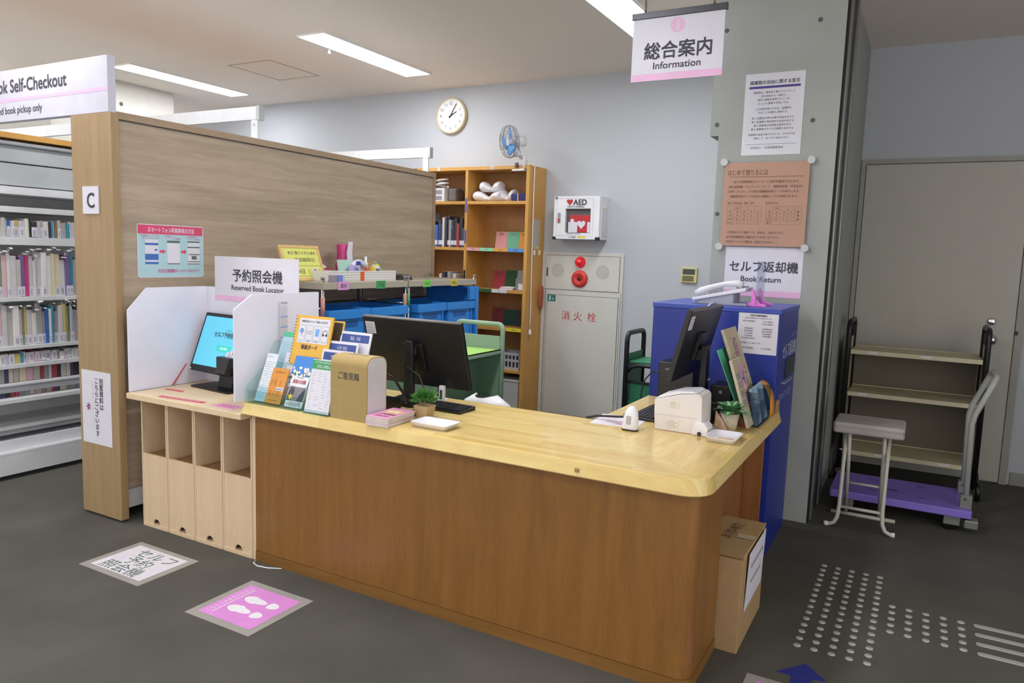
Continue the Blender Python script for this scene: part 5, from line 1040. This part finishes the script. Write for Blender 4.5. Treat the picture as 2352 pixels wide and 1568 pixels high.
mk = thing('white_marker', 'upright white marker with printed barcode on the counter', 'marker', (-1.985, 2.93, TZ)); MB().box(-1.995, -1.968, 2.925, 2.945, TZ+.0005, .865).build('body', mat('marker_white', '#d9dadd', .4), mk, bev=.003); bx('barcode', INK(), mk, -1.988, -1.975, 2.9242, 2.9252, .80, .845, bev=0)
tag(sheet('loose_paper', 'white loose paper under the large monitor', 'paper', (-2.12, 2.92, TZ+.0013), rot_up(5), .20, .14, PAPER(), .001), 'white loose paper under the large monitor', 'paper')
lp2 = sheet('guide_paper', 'printed white sheet under the barcode scanner', 'paper', (-1.135, 3.005, TZ+.0012), rot_up(6), .21, .22, mat('guide_paper', '#dcd9e4', .6), .0008)
decal(lp2, 'print', mat('faint_pink_print', '#d3b4c4', .6), [('r', -.09, .15, -.02, .19), ('r', .0, .03, .09, .06), ('r', -.05, .07, .02, .10)]); decal(lp2, 'lettering', greyp, lines(.17, 8, .02, .14))
# barcode scanner
bs2 = thing('barcode_scanner', 'white handheld barcode scanner standing on the counter', 'barcode scanner', (-1.045, 2.975, TZ))
sw2 = mat('scanner_white', '#dddee6', .3)
def sr_(z, w, d_, dy): return [(-1.045+p[0], 2.975+dy+p[1], TZ+z) for p in rrect(-w/2, w/2, -d_/2, d_/2, min(w, d_)*.45, 4)]
MB().loft([sr_(.001, .066, .04, 0), sr_(.012, .072, .045, 0), sr_(.05, .064, .05, .005), sr_(.08, .052, .05, .012), sr_(.097, .03, .035, .016), sr_(.10, .012, .015, .018)], True, True).build('shell', sw2, bs2)
bx('window', mat('scanner_grey', '#a9abb2', .3), bs2, -1.056, -1.036, 2.9515, 2.9555, TZ+.028, TZ+.065, bev=.002); MB().loft([sr_(.0005, .07, .044, 0), sr_(.006, .074, .047, 0)], True).build('black_base', BLACK(), bs2)
MB().tube([(-1.07, 3.01, TZ+.05), (-1.07, 3.03, TZ+.052), (-1.07, 3.05, TZ+.04)], .02, 12, rs=[.02, .022, .012]).build('rear_grip', BLACK(), bs2)
MB().tube([(-1.07, 3.045, TZ+.04), (-1.13, 3.07, TZ+.03), (-1.20, 3.09, TZ+.02), (-1.255, 3.10, TZ+.012), (-1.275, 3.098, TZ+.006), (-1.29, 3.08, TZ+.004)], .005, 8).build('cable', BLACK(), bs2)
# receipt printer
rp = thing('receipt_printer', 'white receipt printer with curved lid on counter corner', 'receipt printer', (-.87, 3.16, TZ))
rpm = mat('printer_white', '#d8d4d4', .4)
side = [(-.965, .776), (-.80, .776), (-.765, .815), (-.765, .84), (-.768, .91)]+arc(-.79, .925, .022, 0, 100, 6)+[(-.86, .938), (-.972, .905), (-.97, .84)]
MB().prism(side, 3.06, 3.215, 'y').build('body', rpm, rp, bev=.003)
MB().prism([(-.972, .906), (-.86, .940), (-.79, .9485), (-.81, .955), (-.88, .948), (-.955, .920)], 3.065, 3.21, 'y').build('lid', mat('printer_lid', '#dfe0e8', .35), rp, bev=.002)
MB().prism([(-.80, .776), (-.735, .776), (-.735, .812), (-.752, .832), (-.79, .832)], 3.045, 3.13, 'y').build('front_foot', mat('printer_lid'), rp, bev=.003)
MB().cyl((-.768, 3.0435, .785), (-.768, 3.0455, .785), .009).build('foot_notch', mat('notch_dark', '#3a2c28', .6), rp)
o_ = decal(rp, 'label_print', mat('label_cream', '#e3ded2', .6), [('r', -.035, .105, .005, .135), ('r', -.045, .02, .005, .055)]); o_.matrix_basis = Matrix.Translation((0, -.1008, 0)) @ rot_front().to_4x4()
o_ = decal(rp, 'label_lettering', greyp, [('r', -.032, .108+.005*k, .0-.006*(k % 2), .1095+.005*k) for k in range(5)]+[('r', -.042, .023+.005*k, .002-.006*(k % 3), .0245+.005*k) for k in range(6)]+[('r', -.10, .068, .09, .069)], .0013); o_.matrix_basis = Matrix.Translation((0, -.1008, 0)) @ rot_front().to_4x4()
# leaflet stand at wing edge
def rleaf(nm, lab, x, y0, y1, z, h, m, lean, t=.004): return sheet(nm, lab, 'leaflet', (x, (y0+y1)/2, z), rot_right(lean), y1-y0, h, m, t)
ws = thing('leaflet_holder', 'dark-edged clear leaflet holder at the wing edge of counter', 'leaflet holder', (-.65, 3.5, TZ))
for y in (3.366, 3.498, 3.624): MB().box(-.68, -.59, y, y+.004, TZ+.0055, .93).build('divider_plate', glass('smoky_acrylic', '#c3d0d8', .6), ws)
MB().box(-.68, -.59, 3.366, 3.628, TZ+.0005, TZ+.005).build('base_plate', glass('smoky_acrylic'), ws)
q = rleaf('tall_map_leaflet', 'tall beige map leaflet leaning in the wing leaflet holder', -.632, 3.41, 3.65, .79, .43, mat('map_beige', '#b8ab8c', .5, var=.1, scale=40), 20, .014)
decal(q, 'mauve_shape', mat('map_mauve', '#94667c', .5), [('c', .015, .30, .035, .085)]); decal(q, 'shape_lettering', PAPER(), [('t', c, .015, .345-.032*i, .03) for i, c in enumerate('坂のまち')], .0014)
rr = random.Random(6); decal(q, 'map_marks', mat('map_brown', '#6a5848', .5), [('r', a, b, a+.01, b+.006) for a, b in [(rr.uniform(-.07, .06), rr.uniform(.02, .38)) for _ in range(40)]], .0012)
q = rleaf('teal_leaflet', 'mint teal leaflet behind the tall map leaflet', -.648, 3.33, 3.49, .79, .345, mat('mint_leaflet', '#54b898', .5), 23)
q = rleaf('comic_leaflet', 'beige leaflet with pink and blue picture beside tall map', -.612, 3.27, 3.45, .79, .30, mat('leaf_beige', '#b8ae96', .5), 18, .012)
decal(q, 'picture', mat('picture_pink', '#d88fb4', .5), [('r', .0, .08, .07, .27)]); decal(q, 'picture_detail', mat('picture_blue', '#4a62b8', .5), [('r', .045, .10, .06, .24), ('r', .01, .2, .05, .21)], .0012); decal(q, 'picture_face', mat('picture_cream', '#e6c29a', .5), [('c', .032, .15, .022, .034)], .0014); decal(q, 'lettering', greyp, [('r', -.068+.012*(k % 5), .09+.04*(k//5), -.064+.012*(k % 5), .12+.04*(k//5)) for k in range(20)], .0012)
for k, (y0, y1) in enumerate(((3.375, 3.495), (3.505, 3.62))):
    q = rleaf('blue_leaflet', ('pale blue leaflet in the nearer slot of the dark-edged holder', 'pale blue leaflet in the farther slot of the dark-edged holder')[k], -.598, y0, y1, .782, .165, mat('leaf_steelblue', '#8fb0cc', .5), 12, .012); decal(q, 'print', mat('leaf_steeldark', '#5f7f96', .5), [('r', -.057, 0, .057, .085)]); decal(q, 'lettering', PAPER(), [('r', -.02, .09+.012*j, .018, .094+.012*j) for j in range(5)], .0012)
mb = MB(); rings = [[(-.605-.0+.0*u, y, 0) for y in (0, 0)] for u in (0,)]
mb = MB(); rg = []
for i in range(9):
    u = i/8; xx = -.592-.065*u*u; zz = TZ+.003+.155*math.sin(u*1.45); rg.append([(xx, 3.65, zz), (xx, 3.76, zz), (xx+.004, 3.76, zz+.001), (xx+.004, 3.65, zz+.001)])
q = tag(mb.loft(rg, True, True).build('orange_leaflet', mat('leaf_orange_deep', '#d98f34', .5)), 'curled orange leaflet at the outer end of counter wing', 'leaflet')
tag(bx('brown_card', mat('card_tan', '#a08060', .6), None, -.588, -.575, 3.765, 3.81, TZ+.0005, .835), 'small tan card beside the curled orange leaflet', 'card')
# chair behind counter
ch = thing('office_chair', 'white shell chair behind counter with only its back showing', 'chair', (-2.0, 3.5, 0))
mb = MB(); rg = []
for i in range(9):
    z = .42+.325*i/8; hw = .22*math.sqrt(max(.02, 1-((i/8-.25)/.78)**2)) if i > 2 else .21; yb_ = 3.33-.02*(i/8)
    rg.append([(-2.0+hw*math.sin(rad(a))*1.0, yb_+.05*(1-math.cos(rad(a)))*2, z) for a in range(-80, 81, 20)])
o_ = mb.loft(rg, False, True, False).build('backrest', mat('chair_white', '#e2e4ea', .35), ch); sl = o_.modifiers.new('solid', 'SOLIDIFY'); sl.thickness = .012
MB().prism(rrect(-2.22, -1.78, 3.34, 3.76, .08), .42, .46).build('seat', mat('chair_white'), ch, bev=.01)
for a in range(4):
    an = rad(45+90*a); MB().tube([(-2.0+.12*math.cos(an), 3.55+.12*math.sin(an), .42), (-2.0+.24*math.cos(an), 3.55+.24*math.sin(an), .0)], .012, 8).build('leg', CHROME(), ch)
# ---------------------------------------------------------------- green book trucks
gt = thing('book_truck', 'old light-green steel book truck behind the large monitor', 'book truck', (-2.61, 3.95, 0))
gg = mat('truck_green', '#8fa893', .5, var=.05); gs = mat('truck_shelf_lime', '#9fd06a', .5); gdk = mat('truck_panel_green', '#71917a', .55)
def uframe(y, nm='end_frame'):
    o = [(-2.79, .10), (-2.79, 1.02)]+arc(-2.755, 1.0, .035, 180, 90, 5)+arc(-2.465, 1.0, .035, 90, 0, 5)+[(-2.43, .10)]
    MB().tube([(p[0], y, p[1]) for p in o], .016, 10).build(nm, gg, gt)
    bx('end_panel', gdk, gt, -2.775, -2.445, y-.006, y+.006, .30, .86, bev=0); bx('end_rail', gg, gt, -2.775, -2.445, y-.009, y+.009, .86, .955)
    for x in (-2.79, -2.43): MB().cyl((x-.012, y, .05), (x+.012, y, .05), .05, 20).build('caster', BLACK(), gt)
uframe(4.30); uframe(3.52)
for z, m in ((.865, gs), (.54, gg), (.25, gg)): bx('shelf', m, gt, -2.79, -2.43, 3.54, 4.285, z, z+.004, bev=0); MB().box(-2.445, -2.43, 3.54, 4.285, z-.022, z+.004).box(-2.79, -2.775, 3.54, 4.285, z-.022, z+.004).build('shelf_edge', gg, gt)
bx('divider_panel', gdk, gt, -2.62, -2.61, 3.54, 4.28, .25, .80, bev=0)
g2 = thing('book_truck', 'dark-green book truck with black frame beside blue return machine', 'book truck', (-1.44, 4.92, 0))
g2m = mat('truck_dark_green', '#2c7a58', .45); bkf = mat('truck_black_frame', '#1c1d20', .4)
for x in (-1.72, -1.19):
    o = [(4.75, .10), (4.75, .94)]+arc(4.80, .95, .05, 180, 90, 5)+arc(5.04, .95, .05, 90, 0, 5)+[(5.09, .10)]
    MB().tube([(x, p[0], p[1]) for p in o], .017, 10).build('end_frame', bkf, g2)
    bx('end_panel', g2m, g2, x-.004, x+.004, 4.765, 5.075, .25, .86, bev=0)
for z in (.80, .52, .25): bx('shelf', g2m, g2, -1.715, -1.195, 4.77, 5.07, z, z+.012)
bx('side_panel', g2m, g2, -1.70, -1.21, 4.785, 4.795, .25, .66, bev=0); bx('panel_rail', bkf, g2, -1.71, -1.20, 4.775, 4.797, .66, .675); MB().tube([(-1.71, 4.75, .74), (-1.68, 4.75, .775), (-1.63, 4.75, .79), (-1.2, 4.75, .785)], .013, 8).build('side_rail', bkf, g2)
tag(bx('grey_file', mat('file_grey', '#8d9092', .6), None, -1.56, -1.36, 4.85, 5.0, .532, .76), 'grey file standing on the dark-green book truck', 'file')
for x in (-1.72, -1.19):
    for y in (4.77, 5.07): MB().cyl((x-.012, y, .05), (x+.012, y, .05), .05, 20).build('caster', BLACK(), g2)

# ---------------------------------------------------------------- recess: beige cart, platform truck, stool
bcx = thing('beige_book_cart', 'beige three-shelf book cart with black posts standing before the door', 'book cart', (-.02, 5.78, 0))
beige = mat('cart_beige', '#c4be9f', .5)
CX0, CX1, CY0, CY1 = -.425, .385, 5.58, 5.98
for z in (.925, .635, .225): bx('shelf', beige, bcx, CX0+.02, CX1-.02, CY0, CY1, z-.004, z, bev=0); MB().box(CX0+.02, CX1-.02, CY0-.003, CY0+.012, z-.022, z+.006).box(CX0+.02, CX1-.02, CY1-.012, CY1, z-.022, z+.006).build('shelf_edge', beige, bcx)
bx('back_panel', mat('cart_back_shaded', '#6a6354', .6), bcx, CX0+.02, CX1-.02, CY1-.008, CY1-.002, .20, .90, bev=0)  # beige back panel; shade inside the cart is put in as dark brown
for x in (CX0, CX1):
    bx('side_panel', beige, bcx, x-.004 if x > 0 else x, x if x > 0 else x+.004, CY0+.02, CY1-.02, .2, 1.0, bev=0)
    MB().tube([(x, CY0+.005, .10), (x, CY0+.005, 1.06)]+[(x, p[0], p[1]) for p in arc(CY0+.055, 1.07, .05, 180, 90, 5)]+[(x, p[0], p[1]) for p in arc(CY1-.055, 1.07, .05, 90, 0, 5)]+[(x, CY1-.005, .10)], .018, 10).build('post_frame', BLACK(), bcx)
    for y in (CY0+.05, CY1-.05):
        MB().lathe([(.001, -.018), (.05, -.018), (.062, -.012), (.062, .012), (.05, .018), (.001, .018)], (x+.03 if x > 0 else x-.01, y, .0625), 24, True, Matrix.Rotation(rad(90), 3, 'Y')).build('caster_wheel', BLACK(), bcx)
        MB().lathe([(.001, -.02), (.04, -.02), (.04, .02), (.001, .02)], (x+.03 if x > 0 else x-.01, y, .0625), 20, True, Matrix.Rotation(rad(90), 3, 'Y')).build('wheel_hub', mat('hub_grey', '#8d9088', .4), bcx)
for z, xs in ((.93, (-.30, .02)), (.64, (-.34,)), (.23, (-.2, .18))):
    for x in xs: bx('shelf_label', PAPER(), bcx, x, x+.06, CY0-.0042, CY0-.003, z-.016, z-.003, bev=0)
pt2 = thing('platform_truck', 'purple platform hand truck with grey tube handle', 'platform truck', (-.03, 5.09, 0))
purple = mat('deck_purple', '#8470d0', .45)
MB().prism(rrect(-.405, .345, 4.85, 5.33, .015), .094, .14).build('deck', purple, pt2, bev=.006)
bx('deck_recess', mat('deck_purple_dark', '#59489c', .5), pt2, -.10, -.04, 5.03, 5.07, .1402, .1406, bev=0)
for x, y in ((.06, 5.22), (.06, 4.97), (-.2, 5.22), (-.2, 4.97)): bx('deck_slot', mat('deck_slot', '#33295c', .6), pt2, x, x+.05, y, y+.01, .1402, .1408, bev=0)
gtube = mat('handle_grey_paint', '#a5a8a2', .35)
hp_ = [(.312, 4.93, .14), (.302, 4.93, .63), (.315, 4.93, .69), (.385, 4.93, .87), (.395, 4.945, .895), (.40, 4.975, .905), (.40, 5.21, .905), (.395, 5.24, .895), (.385, 5.255, .87), (.315, 5.255, .69), (.302, 5.255, .63), (.312, 5.255, .14)]
MB().tube(hp_, .0165, 12).build('handle', gtube, pt2)
for y in (4.93, 5.255): bx('handle_bracket', mat('bracket_steel', '#8c8f8c', .35, .5), pt2, .282, .342, y-.028, y+.028, .14, .215); MB().cyl((.307, y-.029, .195), (.307, y-.033, .195), .008).build('bolt', CHROME(), pt2)
for x, y in ((.24, 4.91), (.24, 5.27), (-.32, 4.91), (-.32, 5.27)):
    MB().lathe([(.001, -.018), (.036, -.018), (.046, -.01), (.046, .01), (.036, .018), (.001, .018)], (x, y, .046), 24, True, Matrix.Rotation(rad(90), 3, 'X')).build('wheel', BLACK(), pt2)
    MB().box(x-.03, x+.05, y-.03, y-.022, .04, .094).box(x-.03, x+.05, y+.022, y+.03, .04, .094).box(x-.03, x+.05, y-.03, y+.03, .0885, .0935).build('wheel_fork', mat('bracket_steel'), pt2)
bx('brake_pedal', mat('bracket_steel'), pt2, .31, .38, 4.86, 4.94, .035, .085, bev=.008)
so = thing('folding_stool', 'folding stool with grey padded seat and cream tube legs', 'stool', (-.21, 4.69, 0))
MB().prism(rrect(-.39, -.025, 4.56, 4.855, .02), .553, .617).build('seat', mat('seat_vinyl', '#a8a29e', .55), so, bev=.012)
bx('seat_seam', mat('seam_grey', '#6c6866', .6), so, -.391, -.024, 4.559, 4.856, .592, .5935, bev=0)
ct = mat('cream_tube', '#c2c0b4', .35)
for xs, s_ in ((-.325, -1), (-.10, 1)):
    MB().tube([(xs, 4.68, .55), (xs, 4.63, .35), (xs, 4.585, .13), (xs+s_*.005, 4.575, .06), (xs+s_*.02, 4.572, .025), (xs+s_*.045, 4.570, .0125), (xs+s_*.065, 4.570, .0125)], .0115, 10).build('front_leg', ct, so)
    MB().tube([(xs+s_*-.022, 4.62, .55), (xs+s_*-.022, 4.72, .30), (xs+s_*-.022, 4.82, .03)], .0105, 10).build('rear_leg', ct, so)
    MB().cyl((xs+s_*.05, 4.570, .0125), (xs+s_*.072, 4.570, .0125), .0135).build('foot_cap', WHITE(), so); MB().cyl((xs-.012, 4.655, .44), (xs-.012+s_*.02, 4.655, .44), .006).build('pivot', CHROME(), so)
MB().cyl((-.385, 4.825, .0125), (-.035, 4.825, .0125), .0115).build('foot_bar', ct, so); MB().cyl((-.325, 4.588, .12), (-.10, 4.588, .12), .009).build('cross_bar', ct, so); MB().cyl((-.303, 4.75, .225), (-.122, 4.75, .225), .007).build('cross_bar', ct, so)
# ---------------------------------------------------------------- carton under the wing
cb2 = thing('cardboard_box', 'brown cardboard box standing on the floor under the counter wing', 'cardboard box', (-.605, 3.05, 0))
cbm = mat('cardboard', '#a78a62', .75, var=.05, scale=20)
MB().box(-.69, -.515, 2.815, 3.28, 0.0005, .375).build('box', cbm, cb2, bev=.002)
MB().hexa([(-.692, 2.828, .376), (-.512, 2.828, .376), (-.512, 3.282, .376), (-.692, 3.282, .376)], [(-.692, 2.82, .389), (-.512, 2.815, .392), (-.512, 3.282, .381), (-.692, 3.282, .381)]).build('lid_flap', mat('cardboard_top', '#b39a6e', .75, var=.05, scale=20), cb2)
o_ = decal(cb2, 'handwriting', INK(), [('t', '3/10-8た', 0, 0, .06, .20)]); o_.matrix_basis = Matrix.Translation((.012, .04, .3905)) @ rot_up(84).to_4x4()
o_ = decal(cb2, 'tape', mat('clear_tape', '#c9bfa8', .3), [('r', .02, -.03, .09, .02)]); o_.matrix_basis = Matrix.Translation((0, 0, .3885))
s_ = sheet('box_notice', 'white printed notice hanging on the side of cardboard box', 'notice', (-.5125, 3.07, .135), rot_right(-2), .34, .24, PAPER(), .001)
decal(s_, 'lettering', greyp, [('r', -.11+.042*k, .16, -.08+.042*k, .178) for k in range(6)]+[('r', -.09+.042*k, .09, -.06+.042*k, .104) for k in range(5)])
# ---------------------------------------------------------------- floor signs, tactile studs
tapem = mat('frosted_tape', '#9b9a96', .4)
f1 = sheet('floor_sign', 'white floor sign with handwritten green characters in front of box shelves', 'floor sign', (-3.123, 1.963, .0022), rot_up(), .432, .318, tapem, .0018)
decal(f1, 'paper', PAPER(), [('r', -.178, .032, .178, .288)], .0006)
decal(f1, 'handwriting', mat('marker_green', '#4c6a58', .6), [('t', 'セルフ', .02, .205, .085, .25), ('t', '予約', .0, .125, .085, .16), ('t', '照会機', -.01, .045, .085, .26)], .0012)
f2 = sheet('floor_sign', 'pink floor sign with white footprints in front of the counter', 'floor sign', (-2.17, 2.095, .0022), rot_up(90), .352, .37, tapem, .0018)
decal(f2, 'pink_sheet', mat('pink_floor_print', '#d48bd6', .5), [('r', -.14, .035, .14, .335)], .0006)
def sole(cx_, s): return [('p', [(cx_+s*.030*math.sin(a)*(1.0 if math.cos(a) > 0 else .72), .20+.062*math.cos(a)) for a in [2*math.pi*k/24 for k in range(24)]]), ('p', [(cx_+.025*math.cos(a), .113+(.040 if math.sin(a) < 0 else .015)*math.sin(a)) for a in [2*math.pi*k/20 for k in range(20)]])]
decal(f2, 'white_print', mat('floor_print_white', '#e6e6ee', .5), sole(-.045, 1)+sole(.045, -1)+[('r', -.115, .278, .115, .283), ('t', 'こちらでおまちください', 0, .295, .026, .24)], .0012)
f3 = sheet('floor_sign', 'pink floor sign with taped grey edge at the bottom of photo beside blue arrow', 'floor sign', (-.27, 2.37, .0022), rot_up(0), .36, .335, tapem, .0018); decal(f3, 'pink_sheet', mat('pink_floor_print'), [('r', -.14, .03, .14, .30)], .0006)
ar = MB().prism([(-.271, 2.889), (-.36, 2.775), (-.305, 2.775), (-.305, 2.712), (-.237, 2.712), (-.237, 2.79), (-.19, 2.80)], .0004, .002)
tag(ar.build('floor_arrow', mat('arrow_blue', '#232c86', .5)), 'dark blue arrow sticker on the floor right of the cardboard box', 'floor arrow')
studm = mat('stud_steel', '#b3b4ac', .35, .3)
st0 = None
def stud(x, y, lab, grp):
    global st0
    if st0 is None:
        st0 = MB().lathe([(.0155, 0), (.0145, .003), (.010, .005), (.001, .0055)], (0, 0, 0), 14).build('tactile_stud', studm, None, local=True); o = st0
    else: o = st0.copy(); COL.objects.link(o)
    o.location = (x, y, .0002); tag(o, lab, 'tactile stud', grp); return o
for i in range(5):
    for j in range(15): stud(-.322+.063*i, 3.927-.0648*j, 'round metal tactile stud in the five-by-fifteen block of floor studs', 'tactile studs in the large block')
for i in range(5):
    for j in range(5): stud(-.005+.0655*i, 3.609-.066*j, 'round metal tactile stud in the small square block beside floor bars', 'tactile studs in the small block')
for j in range(4):
    o = MB().prism(rrect(.303, .95, 3.604-.089*j-.014, 3.604-.089*j+.014, .013), .0002, .0055).build('tactile_bar', studm, bev=.0015); tag(o, ('first tactile floor bar, farthest from the camera', 'second tactile floor bar from the far side', 'third tactile floor bar from the far side', 'fourth tactile floor bar, nearest the camera')[j], 'tactile bar', 'tactile floor bars')
tube_cable('white_loop', 'thin white cable loop on the floor at counter left foot', [(-2.69, 2.43, .004), (-2.68, 2.405, .004), (-2.64, 2.39, .004), (-2.58, 2.40, .004), (-2.52, 2.43, .004)], .003, WHITE())
